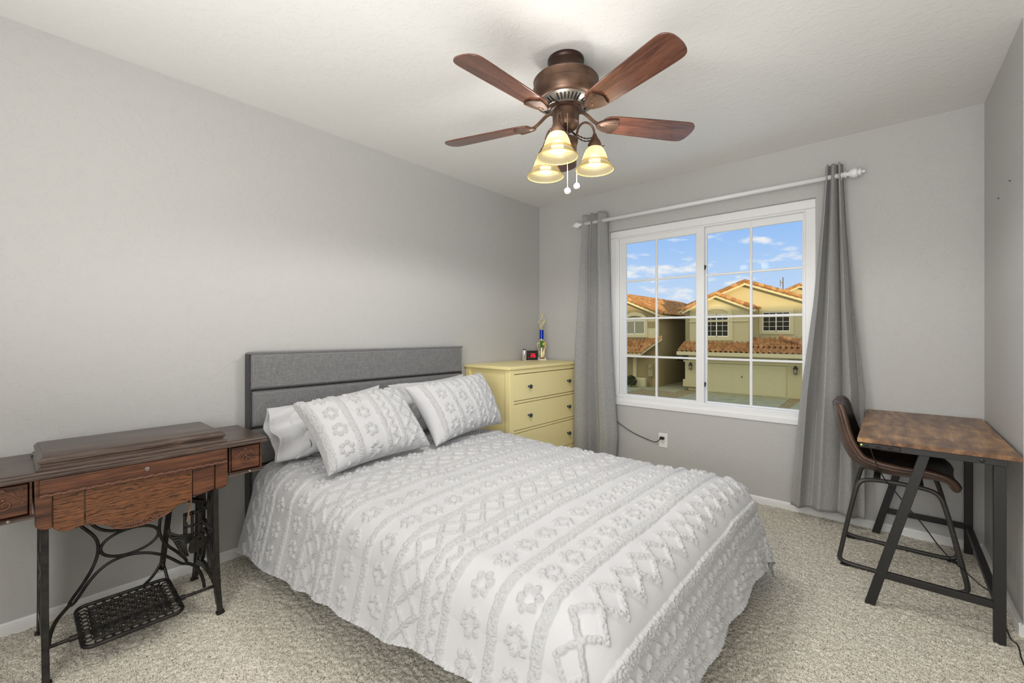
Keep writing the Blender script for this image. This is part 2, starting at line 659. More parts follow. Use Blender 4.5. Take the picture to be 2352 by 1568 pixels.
# exterior
ms = Mat('cream_stucco', srgb(198, 191, 156), 0.9, spec=0.1)
ms.bump(ms.noise(25, 4), 0.3, 0.02)
M['stucco'] = ms.m
ms = Mat('tan_stucco', srgb(164, 150, 116), 0.9, spec=0.1)
ms.bump(ms.noise(25, 4), 0.3, 0.02)
M['stucco_tan'] = ms.m
M['ext_trim'] = Mat('cream_trim', srgb(208, 201, 166), 0.8).m
M['garage'] = Mat('garage_door_paint', srgb(204, 200, 166), 0.6).m
mt = Mat('clay_roof_tile', srgb(176, 118, 78), 0.85, spec=0.2)
vt_ = mt.n('ShaderNodeTexVoronoi'); vt_.inputs['Scale'].default_value = 3.0
mt.L(mt.vec(), vt_.inputs['Vector'])
sx_ = mt.n('ShaderNodeSeparateXYZ'); mt.L(vt_.outputs['Color'], sx_.inputs[0])
mt.color(mt.ramp(mt.math('ADD', mt.math('MULTIPLY', sx_.outputs[0], 0.35), mt.math('MULTIPLY', mt.noise(5.0, 3, 0.7), 0.5)), [(0.25, srgb(150, 108, 72)), (0.45, srgb(172, 128, 84)), (0.65, srgb(200, 158, 110))]))
M['tile'] = mt.m
M['dark_glass'] = Mat('dark_window_glass', srgb(52, 52, 44), 0.12).m
M['blind'] = Mat('pale_blind_glass', srgb(150, 150, 128), 0.3).m
ms = Mat('concrete', srgb(176, 176, 152), 0.9, spec=0.1)
ms.color(ms.ramp(ms.noise(1.6, 5), [(0.3, srgb(146, 146, 118)), (0.7, srgb(172, 170, 140))]))
M['concrete'] = ms.m
ms = Mat('gravel_ground', srgb(150, 132, 98), 0.95, spec=0.1)
ms.color(ms.ramp(ms.noise(9, 6, 0.7), [(0.35, srgb(118, 104, 78)), (0.65, srgb(176, 160, 118))]))
M['gravel'] = ms.m
M['leaf'] = Mat('shrub_leaf', srgb(58, 70, 40), 0.7).m
M['pole'] = Mat('grey_brown_pole', srgb(110, 98, 70), 0.8).m
M['box_grey'] = Mat('beige_meter_box', srgb(158, 150, 118), 0.6).m

# ================================================================== room shell
XW, YN, XE, ZC = -2.652, 3.48, 0.377, 2.44
YS, XE2 = -0.95, 1.05


def xe(y):                     # the right wall runs slightly out of square
    return XE + 0.0152 * (YN - y)


P = []
nx, ny = 620, 760
gx = np.linspace(XW - 0.02, XE2, nx)
gy = np.linspace(YS, YN + 0.02, ny)
XX, YY = np.meshgrid(gx, gy, indexing='ij')
h = rng.random((nx, ny))
h = 0.6 * h + 0.1 * (np.roll(h, 1, 0) + np.roll(h, -1, 0) + np.roll(h, 1, 1) + np.roll(h, -1, 1))
XX = XX + (rng.random((nx, ny)) - 0.5) * 0.003
YY = YY + (rng.random((nx, ny)) - 0.5) * 0.003
fl = grid_mesh('floor', np.stack([XX, YY, (h - 0.62) * 0.013], -1), M['carpet'])
struct(fl)
# window opening in the far wall
OX0, OX1, OZ0, OZ1 = -1.885, -0.380, 0.595, 2.085
w = MB()
w.box(XW - 0.15, OX0, YN, YN + 0.16, -0.02, ZC).box(OX1, XE2, YN, YN + 0.16, -0.02, ZC)
w.box(OX0, OX1, YN, YN + 0.16, -0.02, OZ0).box(OX0, OX1, YN, YN + 0.16, OZ1, ZC)
struct(w.build('wall_north', M['wall']))
struct(MB().box(XW - 0.15, XW, YS - 0.15, YN + 0.16, -0.02, ZC).build('wall_west', M['wall']))
w = MB().prism([(xe(YN), YN, -0.02), (xe(2.630), 2.630, -0.02), (XE2, 2.630, -0.02), (XE2, YN, -0.02)], (0, 0, ZC + 0.02))
struct(w.build('wall_east', M['wall']))
struct(MB().box(XE2, XE2 + 0.15, YS - 0.15, 2.630, -0.02, ZC).build('wall_alcove', M['wall']))
struct(MB().box(XW - 0.15, XE2 + 0.15, YS - 0.15, YS, -0.02, ZC).build('wall_south', M['wall']))
struct(MB().box(XW - 0.15, XE2 + 0.15, YS - 0.15, YN + 0.16, ZC, ZC + 0.1).build('ceiling', M['ceil']))


def baseboard(name, p0, p1, nrm):
    p0 = Vector(p0); p1 = Vector(p1); nrm = Vector(nrm).normalized()
    sec = [(0, -0.01), (0.0135, -0.01), (0.0135, 0.030), (0.0115, 0.0315), (0.0115, 0.034), (0.0095, 0.0355), (0.0095, 0.040), (0.0065, 0.045), (0.004, 0.047), (0, 0.047)]
    mb_ = MB().loft([[p + nrm * a + Vector((0, 0, b)) for a, b in sec] for p in (p0, p1)])
    return struct(mb_.build(name, M['trim'], ang=20))


baseboard('baseboard_west', (XW, YS, 0), (XW, YN, 0), (1, 0, 0))
baseboard('baseboard_north', (XW, YN, 0), (XE, YN, 0), (0, -1, 0))
baseboard('baseboard_east', (xe(YN), YN, 0), (xe(2.617), 2.617, 0), (-1, -0.0152, 0))
baseboard('baseboard_alcove', (xe(2.630) - 0.0135, 2.630, 0), (XE2, 2.630, 0), (0, -1, 0))

# ------------------------------------------------------------------ window
win = sempty('window_1', (-1.13, YN, OZ0))
FY0, FY1 = YN + 0.022, YN + 0.11


def frame_rect(mb_, x0, x1, z0, z1, t, y0, y1, tb=None):
    tb = tb or t
    mb_.box(x0, x1, y0, y1, z1 - t, z1).box(x0, x1, y0, y1, z0, z0 + tb)
    mb_.box(x0, x0 + t, y0, y1, z0 + tb, z1 - t).box(x1 - t, x1, y0, y1, z0 + tb, z1 - t)
    return mb_


frame_rect(MB(), OX0, OX1, OZ0, OZ1, 0.062, FY0, FY1, 0.052).build('window_frame', M['vinyl'], win, bevel=0.006)
frame_rect(MB(), OX0 + 0.056, OX1 - 0.056, OZ0 + 0.046, OZ1 - 0.056, 0.016, FY0 + 0.018, FY1 + 0.003).build('inner_frame', M['vinyl'], win, bevel=0.003)
MB().box(OX0 - 0.004, OX1 + 0.004, YN - 0.012, YN + 0.04, OZ0 - 0.018, OZ0 + 0.012).build('sill', M['vinyl'], win, bevel=0.004)
SX0, SM0, SM1, SX1, SZ0, SZ1 = -1.812, -1.122, -1.093, -0.452, 0.632, 2.032
# sliding (left, in front) and fixed (right, behind) sash
a = frame_rect(MB(), SX0, SM0 + 0.024, SZ0, SZ1, 0.062, YN + 0.05, YN + 0.078, 0.036)
a.box(SM0 - 0.035, SM0 + 0.0248, YN + 0.046, YN + 0.0815, SZ0 + 0.001, SZ1 - 0.001)
a.build('sash', M['vinyl'], win, bevel=0.003)
b = frame_rect(MB(), SM0 + 0.016, SX1 + 0.006, SZ0, SZ1, 0.02, YN + 0.082, YN + 0.105, 0.035)
b.box(SM0 + 0.018, SX1 + 0.005, YN + 0.0815, YN + 0.1045, SZ1 - 0.068, SZ1 - 0.001)
b.build('sash', M['vinyl'], win, bevel=0.003)


def muntins(x0, x1, xm, y):
    mb_ = MB()
    sec = [(0.009, 0.004), (0.005, 0.008), (-0.005, 0.008), (-0.009, 0.004), (-0.009, -0.004), (-0.005, -0.008), (0.005, -0.008), (0.009, -0.004)]
    mb_.tube([(xm, y, SZ0 + 0.02), (xm, y, SZ1 - 0.02)], 1.0, sec=sec, up=(1, 0, 0))
    for z in (0.997, 1.32, 1.643):
        mb_.tube([(x0, y, z), (x1, y, z)], 0.93, sec=sec, up=(0, 0, 1))
    return mb_.build('muntin_grid', M['vinyl'], win)


muntins(SX0 + 0.02, SM0, -1.478, YN + 0.056)
muntins(SM0 + 0.02, SX1 - 0.01, -0.780, YN + 0.086)
MB().box(SX0 + 0.03, SM0 - 0.02, YN + 0.064, YN + 0.067, SZ0 + 0.02, SZ1 - 0.03).build('pane', M['glass'], win)
MB().box(SM0 + 0.02, SX1 - 0.01, YN + 0.093, YN + 0.096, SZ0 + 0.02, SZ1 - 0.03).build('pane', M['glass'], win)
for z in (0.80, 1.70):
    MB().box(-1.0935, -1.088, YN + 0.04, YN + 0.05, z - 0.018, z + 0.018).bar((-1.09, YN + 0.044, z - 0.012), (-1.084, YN + 0.042, z + 0.014), 0.006, 0.006).build('latch', M['black_plastic'], win)

# ================================================================== bed
BX0, BX1 = -2.645, -2.565
BY0, BY1 = 0.848, 2.368
bed = thing('bed', (-1.6, 1.6, 0), 'queen bed with channelled grey woven headboard against the left wall', 'bed')
hb = MB().box(BX0, BX0 + 0.05, BY0 + 0.004, BY1 - 0.004, 0.02, 1.08).build('headboard_back', M['bed_dark'], bed, bevel=0.01)


def cushion_panel(y0, y1, z0, z1, x0, x1, mat, nm, r=0.018):
    n, m = 40, 14
    a = np.linspace(0, 1, n); b_ = np.linspace(0, 1, m)
    ey = np.minimum(a, 1 - a) * (y1 - y0); ez = np.minimum(b_, 1 - b_) * (z1 - z0)
    f = lambda e: np.sqrt(np.clip(1 - (1 - np.clip(e / r, 0, 1)) ** 2, 0, 1))
    a = np.concatenate([np.linspace(0, r * 1.2, 7) / (y1 - y0), a[2:-2], 1 - np.linspace(0, r * 1.2, 7)[::-1] / (y1 - y0)])
    b_ = np.concatenate([np.linspace(0, r * 1.2, 7) / (z1 - z0), b_[2:-2], 1 - np.linspace(0, r * 1.2, 7)[::-1] / (z1 - z0)])
    ey = np.minimum(a, 1 - a) * (y1 - y0); ez = np.minimum(b_, 1 - b_) * (z1 - z0)
    A, B = np.meshgrid(f(ey), f(ez), indexing='ij')
    X = x0 + (x1 - x0) * (0.25 + 0.75 * np.minimum(A, B)) * np.where(np.minimum(A, B) > 0, 1, 0)
    Yg, Zg = np.meshgrid(y0 + a * (y1 - y0), z0 + b_ * (z1 - z0), indexing='ij')
    return grid_mesh(nm, np.stack([X, Yg, Zg], -1), mat, bed)


cushion_panel(BY0, BY1, 0.886, 1.088, BX0 + 0.01, BX1, M['headboard'], 'headboard_channel')
for z0, z1 in ((0.684, 0.883), (0.482, 0.681), (0.28, 0.479)):
    cushion_panel(BY0 + 0.008, BY1 - 0.008, z0, z1, BX0 + 0.01, BX1 - 0.006, M['headboard'], 'headboard_channel')
for y in (BY0, BY1 - 0.012):
    MB().box(BX0 - 0.004, BX1 - 0.012, y, y + 0.012, 0.0, 1.082).build('headboard_side', M['bed_dark'], bed, bevel=0.005)
MB().tube([(BX1 - 0.010, BY0 - 0.006, 1.086), (BX1 - 0.010, BY1 + 0.002, 1.086)], 0.007, 8).build('piping', M['headboard'], bed)
for y0 in (BY0 + 0.06, BY1 - 0.10):
    MB().box(BX1, -0.66, y0, y0 + 0.04, 0.19, 0.31).build('side_rail', M['bed_dark'], bed, bevel=0.008)
MB().box(-0.68, -0.64, BY0 + 0.06, BY1 - 0.06, 0.19, 0.31).build('foot_rail', M['bed_dark'], bed, bevel=0.008)
for x, y in ((-0.70, BY0 + 0.09), (-0.70, BY1 - 0.16), (-2.50, BY0 + 0.09), (-2.50, BY1 - 0.16)):
    MB().prism([(x - 0.025, y - 0.025, 0.19), (x + 0.025, y - 0.025, 0.19), (x + 0.025, y + 0.025, 0.19), (x - 0.025, y + 0.025, 0.19)], (0, 0, -0.19)).build('leg', M['black_plastic'], bed)
MB().box(BX1 + 0.02, -0.68, BY0 + 0.08, BY1 - 0.08, 0.28, 0.47).build('mattress', M['case'], bed, bevel=0.05, seg=4)


# ------------------------------------------------------------------ tufting
def cells(U, V, size):
    """distance to the nearest jittered point, in cell units (vectorised)"""
    u = U / size; v = V / size
    iu = np.floor(u); iv = np.floor(v)
    best = np.full(U.shape, 9.0)
    for du in (-1, 0, 1):
        for dv in (-1, 0, 1):
            a = iu + du; b_ = iv + dv
            h1 = np.sin(a * 127.1 + b_ * 311.7) * 43758.5453
            h2 = np.sin(a * 269.5 + b_ * 183.3) * 43758.5453
            pu = a + 0.15 + 0.7 * (h1 - np.floor(h1)); pv = b_ + 0.15 + 0.7 * (h2 - np.floor(h2))
            best = np.minimum(best, np.hypot(u - pu, v - pv))
    return best


def vnoise(U, V, size, seed=0.0):
    u = U / size; v = V / size
    iu = np.floor(u); iv = np.floor(v)
    fu = u - iu; fv = v - iv
    fu = fu * fu * (3 - 2 * fu); fv = fv * fv * (3 - 2 * fv)

    def hh(a, b_):
        q = np.sin(a * 127.1 + b_ * 311.7 + seed * 74.7) * 43758.5453
        return q - np.floor(q)
    return (hh(iu, iv) * (1 - fu) + hh(iu + 1, iv) * fu) * (1 - fv) + (hh(iu, iv + 1) * (1 - fu) + hh(iu + 1, iv + 1) * fu) * fv


def dome(d, r):
    return np.sqrt(np.clip(1 - (d / r) ** 2, 0, 1))


def tri(t):
    t = t - np.floor(t)
    return np.abs(2 * t - 1) * 2 - 1


def flower_row(U, V, u0, sp, ph, R, r):
    k = np.round((V - ph) / sp)
    dv = V - ph - k * sp; du = U - u0
    m = np.zeros(U.shape)
    for j in range(6):
        a = j * PI / 3 + 0.3
        m = np.maximum(m, dome(np.hypot(du - R * math.cos(a), dv - R * math.sin(a)), r))
    return m


def pattern(U, V, rows):
    """rows: (kind, u centre, size ...) -> 0..1 mask of tufts"""
    jit = (vnoise(U, V, 0.012, 3) - 0.5) * 0.006
    U2 = U + jit; V2 = V + (vnoise(U, V, 0.013, 5) - 0.5) * 0.006
    m = np.zeros(U.shape)
    for rw in rows:
        k, u0 = rw[0], rw[1]
        if k == 'S':
            m = np.maximum(m, dome(np.abs(U2 - u0), rw[2]))
        elif k == 'F':
            m = np.maximum(m, flower_row(U2, V2, u0, 0.103, rw[2], 0.027, 0.0130))
        elif k == 'W':
            a = 0.013 * tri(V2 / 0.055)
            m = np.maximum(m, 0.85 * dome(np.abs(U2 - u0 - a), 0.0100))
        elif k == 'Z':
            wd = rw[2]
            for ph in (0.0, 0.5):
                a = wd * tri(V2 / rw[3] + ph)
                m = np.maximum(m, 0.9 * dome(np.abs(U2 - u0 - a) * 0.8, 0.0102))
    return m


def tuft(U, V, rows, hgt):
    m = pattern(U, V, rows)
    c = cells(U, V, 0.0076)
    lump = np.sqrt(np.clip(1.0 - (c / 0.80) ** 2, 0.0, 1.0))
    fine = vnoise(U, V, 0.0040, 9)
    return hgt * np.minimum(m * 1.6, 1.0) * (0.06 + 0.94 * lump + 0.50 * (fine - 0.5)) * (0.55 + 0.45 * m)


# ------------------------------------------------------------------ duvet
CX0, CX1, CY0, CY1 = -2.535, -0.605, 0.985, 2.215
RF = 0.135


def hang_near(x):           # sheet length hanging past the near fold
    return np.interp(x, [-2.55, -2.3, -1.7, -1.35, -1.0, -0.6], [0.52, 0.50, 0.435, 0.40, 0.34, 0.33])


st = 0.0028
hf = 0.415
su = np.arange(CX0, CX1 + hf, st)
q = np.linspace(-1, 1, int(2.15 / st))
S, Q = np.meshgrid(su, q, indexing='ij')
ln = hang_near(np.minimum(S, CX1)); lf = np.full(S.shape, 0.42)
T = np.where(Q < 0, (CY0 + 0.615) + Q * (0.615 + ln), (CY0 + 0.615) + Q * (0.615 + lf))


def drape(S, T):
    qx = np.maximum(S - CX1, 0)
    qy = np.where(T < CY0, T - CY0, np.where(T > CY1, T - CY1, 0))
    d = np.hypot(qx, qy) + 1e-9
    nx_ = qx / d; ny_ = qy / d
    ang = np.arctan2(qy, qx)
    corner = np.sin(2 * np.clip(np.abs(ang), 0, PI / 2)) ** 2        # 0 on straight sides, 1 on the corner diagonal
    arc = RF * PI / 2
    th = np.clip(d / RF, 0, PI / 2)
    rem = np.maximum(d - arc, 0)
    flare = 0.22 + 0.16 * corner
    out = RF * np.sin(th) + rem * flare
    drop = RF * (1 - np.cos(th)) + rem * np.sqrt(1 - flare ** 2)
    # hanging folds
    along = np.where(np.abs(qy) > qx, S, T)
    amp = np.clip(rem / 0.25, 0, 1)
    fold = 0.007 * np.sin(along * 2 * PI / 0.27 + 2.5 * vnoise(S, T, 0.5, 1) * 3) + 0.014 * (vnoise(along, d * 0.15, 0.11, 2) - 0.5)
    fold = fold * (1 - corner) + corner * 0.035 * np.sin(ang * 7)
    out = out + amp * fold
    X = np.minimum(S, CX1) + nx_ * out
    Y = np.clip(T, CY0, CY1) + ny_ * out
    top = 0.503 + 0.022 * (vnoise(S, T, 0.42, 4) - 0.5) + 0.010 * (vnoise(S, T, 0.16, 6) - 0.5)
    edge = np.clip(np.minimum(T - CY0, CY1 - T) / 0.3, 0, 1)
    top = top + 0.016 * edge
    top = top + 0.02 * np.exp(-((S + 0.74) / 0.10) ** 2) * 0.5
    wr = vnoise(S * 0.5 + T, T * 0.3 - S, 0.10, 8)
    top = top + 0.004 * (wr - 0.5)
    Z = top - drop
    low = np.maximum(0.022 - Z, 0)
    Z = np.maximum(Z, 0.022 + 0.01 * vnoise(S, T, 0.05, 11))
    X = X + nx_ * low * 0.7; Y = Y + ny_ * low * 0.7
    return np.stack([X, Y, Z], -1)


def displaced(P, hgt):
    du = np.gradient(P, axis=0); dv = np.gradient(P, axis=1)
    n = np.cross(du, dv)
    n /= np.linalg.norm(n, axis=-1, keepdims=True) + 1e-12
    return P + n * hgt[..., None]


ROWS = [('Z', -0.553, 0.051, 0.206), ('S', -0.430, 0.0215), ('W', -0.372), ('S', -0.322, 0.018), ('F', -0.250, 0.03), ('S', -0.185, 0.017)]
for k_, p_, *r_ in (('S', -0.658, 0.0185), ('F', -0.724, 0.078), ('S', -0.806, 0.0185), ('F', -0.888, 0.065), ('S', -0.990, 0.0175), ('W', -1.040),
                    ('S', -1.090, 0.0175), ('Z', -1.172, 0.049, 0.206), ('S', -1.250, 0.0175), ('F', -1.340, 0.05), ('S', -1.432, 0.018), ('F', -1.535, 0.01), ('S', -1.640, 0.018), ('W', -1.690),
                    ('S', -1.738, 0.0175), ('Z', -1.818, 0.049, 0.206), ('S', -1.895, 0.0175), ('F', -1.985, 0.03), ('S', -2.078, 0.018), ('F', -2.175, 0.06), ('S', -2.270, 0.018), ('W', -2.318),
                    ('S', -2.366, 0.0175), ('Z', -2.440, 0.045, 0.206)):
    ROWS.append((k_, p_, *r_))
PD = drape(S, T)
SGN = 1.0
hem = np.maximum(dome(np.abs(T - T[:, :1]), 0.012), np.maximum(dome(np.abs(T - T[:, -1:]), 0.012), dome(np.abs(S - S[-1:, :]), 0.012)))
c_ = cells(S, T, 0.012)
HT = tuft(S, T, ROWS, 0.0115)
HT = np.maximum(HT, 0.012 * hem * np.clip(1.1 - c_, 0, 1))
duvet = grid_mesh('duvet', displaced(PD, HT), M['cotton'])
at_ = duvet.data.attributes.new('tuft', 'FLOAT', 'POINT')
at_.data.foreach_set('value', np.minimum(pattern(S, T, ROWS) * 1.5, 1.0).astype(np.float32).ravel())  # mask for the pile shade mixed into the cotton colour
tag(duvet, 'white tufted duvet with rows of flowers and zigzags spread over the bed', 'duvet')


# ------------------------------------------------------------------ pillows
def pillow(name, BL, BR, TL, TR, thick, mat, rows=None, hgt=0.0095, ear=0.085, parent=None, puff=0.42, seed=0, wr=0.0):
    BL, BR, TL, TR = (np.array(p, float) for p in (BL, BR, TL, TR))
    w_ = np.linalg.norm(BR - BL); hh_ = np.linalg.norm(TL - BL)
    st_ = 0.0027 if rows else 0.009
    na, nb = int(w_ / st_), int(hh_ / st_)
    a = np.linspace(0, 1, na); b_ = np.linspace(0, 1, nb)
    A, B = np.meshgrid(a, b_, indexing='ij')
    a2 = 2 * A - 1; b2 = 2 * B - 1
    # sides pull in between the corners
    A2 = 0.5 + 0.5 * a2 * (1 - ear * (1 - b2 ** 2) * np.abs(a2) ** 3)
    B2 = 0.5 + 0.5 * b2 * (1 - ear * 1.3 * (1 - a2 ** 2) * np.abs(b2) ** 3)
    base = (BL[None, None] * ((1 - A2) * (1 - B2))[..., None] + BR[None, None] * (A2 * (1 - B2))[..., None]
            + TL[None, None] * ((1 - A2) * B2)[..., None] + TR[None, None] * (A2 * B2)[..., None])
    n = np.cross(BR - BL, TL - BL); n /= np.linalg.norm(n)
    if n[0] < 0:
        n = -n
    prof = (np.clip(1 - np.abs(a2) ** 2.6, 0, 1) * np.clip(1 - np.abs(b2) ** 2.2, 0, 1)) ** puff
    prof = prof * (1 + 0.10 * (vnoise(A * 3, B * 3, 0.8, seed) - 0.5))
    U = A * w_; V = B * hh_
    crease = wr * (vnoise(U + 0.4 * V, V, 0.045, seed + 2) - 0.5) * np.clip(prof * 3, 0, 1)
    front = base + n * ((prof * thick * 0.5 + crease)[..., None])
    back = base - n * ((prof * thick * 0.30)[..., None])
    if rows:
        t = tuft(U, V, rows, hgt)
        edge = np.minimum(np.minimum(U, w_ - U), np.minimum(V, hh_ - V))
        t = t * np.clip(edge / 0.004, 0, 1)
        d = displaced(front, t)
        if ((d - front) @ n).sum() < 0:
            d = displaced(front, -t)
        front = d
    idx = np.arange(na * nb).reshape(na, nb)
    q1 = np.stack([idx[:-1, :-1].ravel(), idx[1:, :-1].ravel(), idx[1:, 1:].ravel(), idx[:-1, 1:].ravel()], 1)
    # back sheet shares the border vertices
    inner = np.zeros((na, nb), bool); inner[1:-1, 1:-1] = True
    idb = idx.copy(); idb[inner] = na * nb + np.arange(inner.sum())
    q2 = np.stack([idb[:-1, :-1].ravel(), idb[:-1, 1:].ravel(), idb[1:, 1:].ravel(), idb[1:, :-1].ravel()], 1)
    Vv = np.concatenate([front.reshape(-1, 3), back[inner]])
    Ff = np.concatenate([q1, q2])
    if n @ np.cross(BR - BL, TL - BL) < 0:
        Ff = Ff[:, ::-1].copy()
    o = np_mesh(name, Vv, Ff, mat, parent)
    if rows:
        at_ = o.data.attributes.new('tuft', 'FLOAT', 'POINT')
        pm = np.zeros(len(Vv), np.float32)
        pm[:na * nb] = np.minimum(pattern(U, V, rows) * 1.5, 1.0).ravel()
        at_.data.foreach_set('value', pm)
    return o


SHAM = [('S', 0.022, 0.019), ('F', 0.100, 0.075), ('S', 0.168, 0.0165), ('F', 0.250, 0.03), ('S', 0.335, 0.0165), ('W', 0.385), ('S', 0.432, 0.0155), ('Z', 0.505, 0.045, 0.20), ('S', 0.575, 0.014)]
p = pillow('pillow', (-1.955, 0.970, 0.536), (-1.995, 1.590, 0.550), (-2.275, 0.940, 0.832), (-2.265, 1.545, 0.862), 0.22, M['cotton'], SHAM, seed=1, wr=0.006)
tag(p, 'tufted white pillow nearest the old sewing table, leaning on plain pillows', 'pillow', 'tufted pillows on the bed')
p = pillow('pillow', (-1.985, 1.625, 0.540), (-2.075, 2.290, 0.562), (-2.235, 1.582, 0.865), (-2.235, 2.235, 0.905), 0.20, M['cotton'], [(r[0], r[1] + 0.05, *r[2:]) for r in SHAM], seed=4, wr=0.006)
tag(p, 'tufted white pillow beside the yellow dresser, leaning on a plain pillow', 'pillow', 'tufted pillows on the bed')


def plain_pillow(BL, BR, TL, TR, label, seed):
    c = (np.array(BL) + np.array(BR)) / 2
    root = thing('pillow', (c[0], c[1], 0.52), label, 'pillow', 'plain white pillows behind the tufted ones')
    pillow('pillow_body', BL, BR, TL, TR, 0.12, M['case'], None, seed=seed, wr=0.016, parent=root)
    # open end of the pillowcase, a flattened sleeve past the near end
    BL = np.array(BL, float); TL = np.array(TL, float); BR = np.array(BR, float)
    e = (BL - BR); e /= np.linalg.norm(e)
    v = TL - BL
    n = np.cross(e, v); n /= np.linalg.norm(n)
    k = 40
    rings = []
    for j, (off, op) in enumerate(((-0.08, 0.050), (-0.03, 0.040), (0.0, 0.030), (0.03, 0.026), (0.06, 0.032), (0.085, 0.040))):
        ring = []
        for i in range(k):
            t = 2 * PI * i / k
            vv = 0.5 + 0.5 * math.cos(t)
            ww = math.sin(t) * op * (1 + 0.5 * math.sin(3.1 * vv * 5 + seed + off * 20)) + 0.010 * math.sin(11 * vv + seed)
            dd = 0.010 * math.sin(9 * vv + 2 * seed) * (1 if off > 0 else 0)
            ring.append(BL + e * (off + dd - 0.015 * vv) + v * (0.02 + 0.96 * vv) + n * ww)
        rings.append(ring)
    MB().loft(rings, caps=False).build('pillowcase_hem', M['case'], root, ang=180, solid=0.003, sub=1)
    return root


plain_pillow((-2.335, 0.985, 0.54), (-2.335, 1.530, 0.54), (-2.485, 0.955, 0.800), (-2.465, 1.560, 0.868), 'plain white pillow with open case end against the headboard above the sewing table', 1)
plain_pillow((-2.335, 1.70, 0.54), (-2.345, 2.300, 0.55), (-2.475, 1.685, 0.862), (-2.475, 2.290, 0.888), 'plain white pillow mostly hidden behind the tufted pillow near the yellow dresser', 5)

# ================================================================== dresser
DX0, DX1, DY0, DY1, DZ = -2.648, -2.165, 2.475, 3.435, 0.940
dr = thing('dresser', (-2.41, 2.95, 0), 'pale yellow chest of three drawers in the far corner between bed and curtain', 'dresser')
MB().box(DX0, DX1 + 0.012, DY0 - 0.018, DY1 + 0.016, DZ - 0.022, DZ).build('top', M['yellow'], dr, bevel=0.003)
MB().box(DX0 + 0.01, DX1 - 0.018, DY0 + 0.012, DY0 + 0.03, 0.06, DZ - 0.022).build('side_panel', M['yellow'], dr)
MB().box(DX0 + 0.01, DX1 - 0.018, DY1 - 0.03, DY1 - 0.012, 0.06, DZ - 0.022).build('side_panel', M['yellow'], dr)
for x, y in ((DX1 - 0.048, DY0), (DX1 - 0.048, DY1 - 0.048), (DX0, DY0), (DX0, DY1 - 0.048)):
    MB().box(x, x + 0.048, y, y + 0.048, 0, DZ - 0.022).build('leg', M['yellow'], dr, bevel=0.002)
MB().box(DX1 - 0.03, DX1 - 0.004, DY0 + 0.048, DY1 - 0.048, 0.882, DZ - 0.022).box(DX1 - 0.03, DX1 - 0.004, DY0 + 0.048, DY1 - 0.048, 0.655, 0.672) \
    .box(DX1 - 0.03, DX1 - 0.004, DY0 + 0.048, DY1 - 0.048, 0.430, 0.447).box(DX1 - 0.03, DX1 - 0.004, DY0 + 0.048, DY1 - 0.048, 0.13, 0.205).build('front_rail', M['yellow'], dr)
MB().box(DX0 + 0.01, DX0 + 0.02, DY0 + 0.03, DY1 - 0.03, 0.1, DZ - 0.022).box(DX1 - 0.033, DX1 - 0.031, DY0 + 0.03, DY1 - 0.03, 0.13, DZ - 0.03).build('back_and_gap_shade', M['gap_shade'], dr)  # back panel, plus a dark sheet behind the fronts for the gap shade
for z0, z1 in ((0.677, 0.876), (0.452, 0.649), (0.210, 0.424)):
    d_ = MB().box(DX1 - 0.026, DX1 - 0.003, DY0 + 0.0515, DY1 - 0.0515, z0, z1).build('drawer', M['yellow'], dr, bevel=0.0015)
    zk = (z0 + z1) / 2
    for y in (DY0 + 0.226, DY1 - 0.186):
        MB().lathe([(0.010, -0.004), (0.008, 0.0), (0.006, 0.012), (0.008, 0.017), (0.0155, 0.021), (0.017, 0.026), (0.015, 0.031), (0.008, 0.034), (0, 0.0345)], 18, (DX1 - 0.003, y, zk), (1, 0, 0)).build('knob', M['knob'], d_)

# clock radio with a projector arm
ck = thing('clock_radio', (-2.48, 3.06, DZ), 'black clock radio with red digits and silver projector on the yellow dresser', 'clock')
fc = Vector((0.80, -0.60, 0)).normalized()     # the way its screen looks
sdv = Vector((-fc.y, fc.x, 0))                 # towards its right in the photo
cc = Vector((-2.520, 3.182, DZ))


def ckp(a, d, z):
    return cc + sdv * a + fc * d + Vector((0, 0, z))


def ckbox(a0, a1, d0, d1, z0, z1, mb_=None):
    mb_ = mb_ or MB()
    pl = [ckp(a0, d0, z0), ckp(a1, d0, z0), ckp(a1, d1, z0), ckp(a0, d1, z0)]
    return mb_.prism(pl, (0, 0, z1 - z0))


ckbox(-0.040, 0.062, -0.035, 0.0, 0.006, 0.094).build('body', M['black_plastic'], ck, bevel=0.004)
ckbox(-0.075, 0.062, -0.037, 0.002, 0.0, 0.007).build('stand', M['silver'], ck, bevel=0.002)
MB().lathe([(0.0, 0.0), (0.020, 0.001), (0.022, 0.004), (0.022, 0.088), (0.019, 0.094), (0, 0.095)], 24, ckp(-0.063, -0.016, 0.006)).build('projector', M['silver'], ck)
MB().lathe([(0.0, 0.094), (0.017, 0.095), (0.015, 0.103), (0, 0.104)], 20, ckp(-0.063, -0.016, 0.004)).build('projector_lens', M['black_plastic'], ck)
for z in (0.045, 0.06, 0.03):
    ckbox(-0.071, -0.065, 0.004, 0.0068, z - 0.004, z + 0.004).build('button', M['slot'], ck)
SEG = {'2': 'abged', '0': 'abcdef', '5': 'afgcd', '6': 'afgedc'}


def digit(mb_, ch, a, z, w_, hh_, t):
    s = {'a': (0, 2, 1, 2), 'b': (1, 1, 1, 2), 'c': (1, 0, 1, 1), 'd': (0, 0, 1, 0), 'e': (0, 0, 0, 1), 'f': (0, 1, 0, 2), 'g': (0, 1, 1, 1)}
    for k in SEG[ch]:
        x0, y0, x1, y1 = s[k]
        ckbox(a + x0 * w_ - t / 2, a + x1 * w_ + t / 2, 0.0, 0.0012, z + y0 * hh_ / 2 - t / 2, z + y1 * hh_ / 2 + t / 2, mb_)


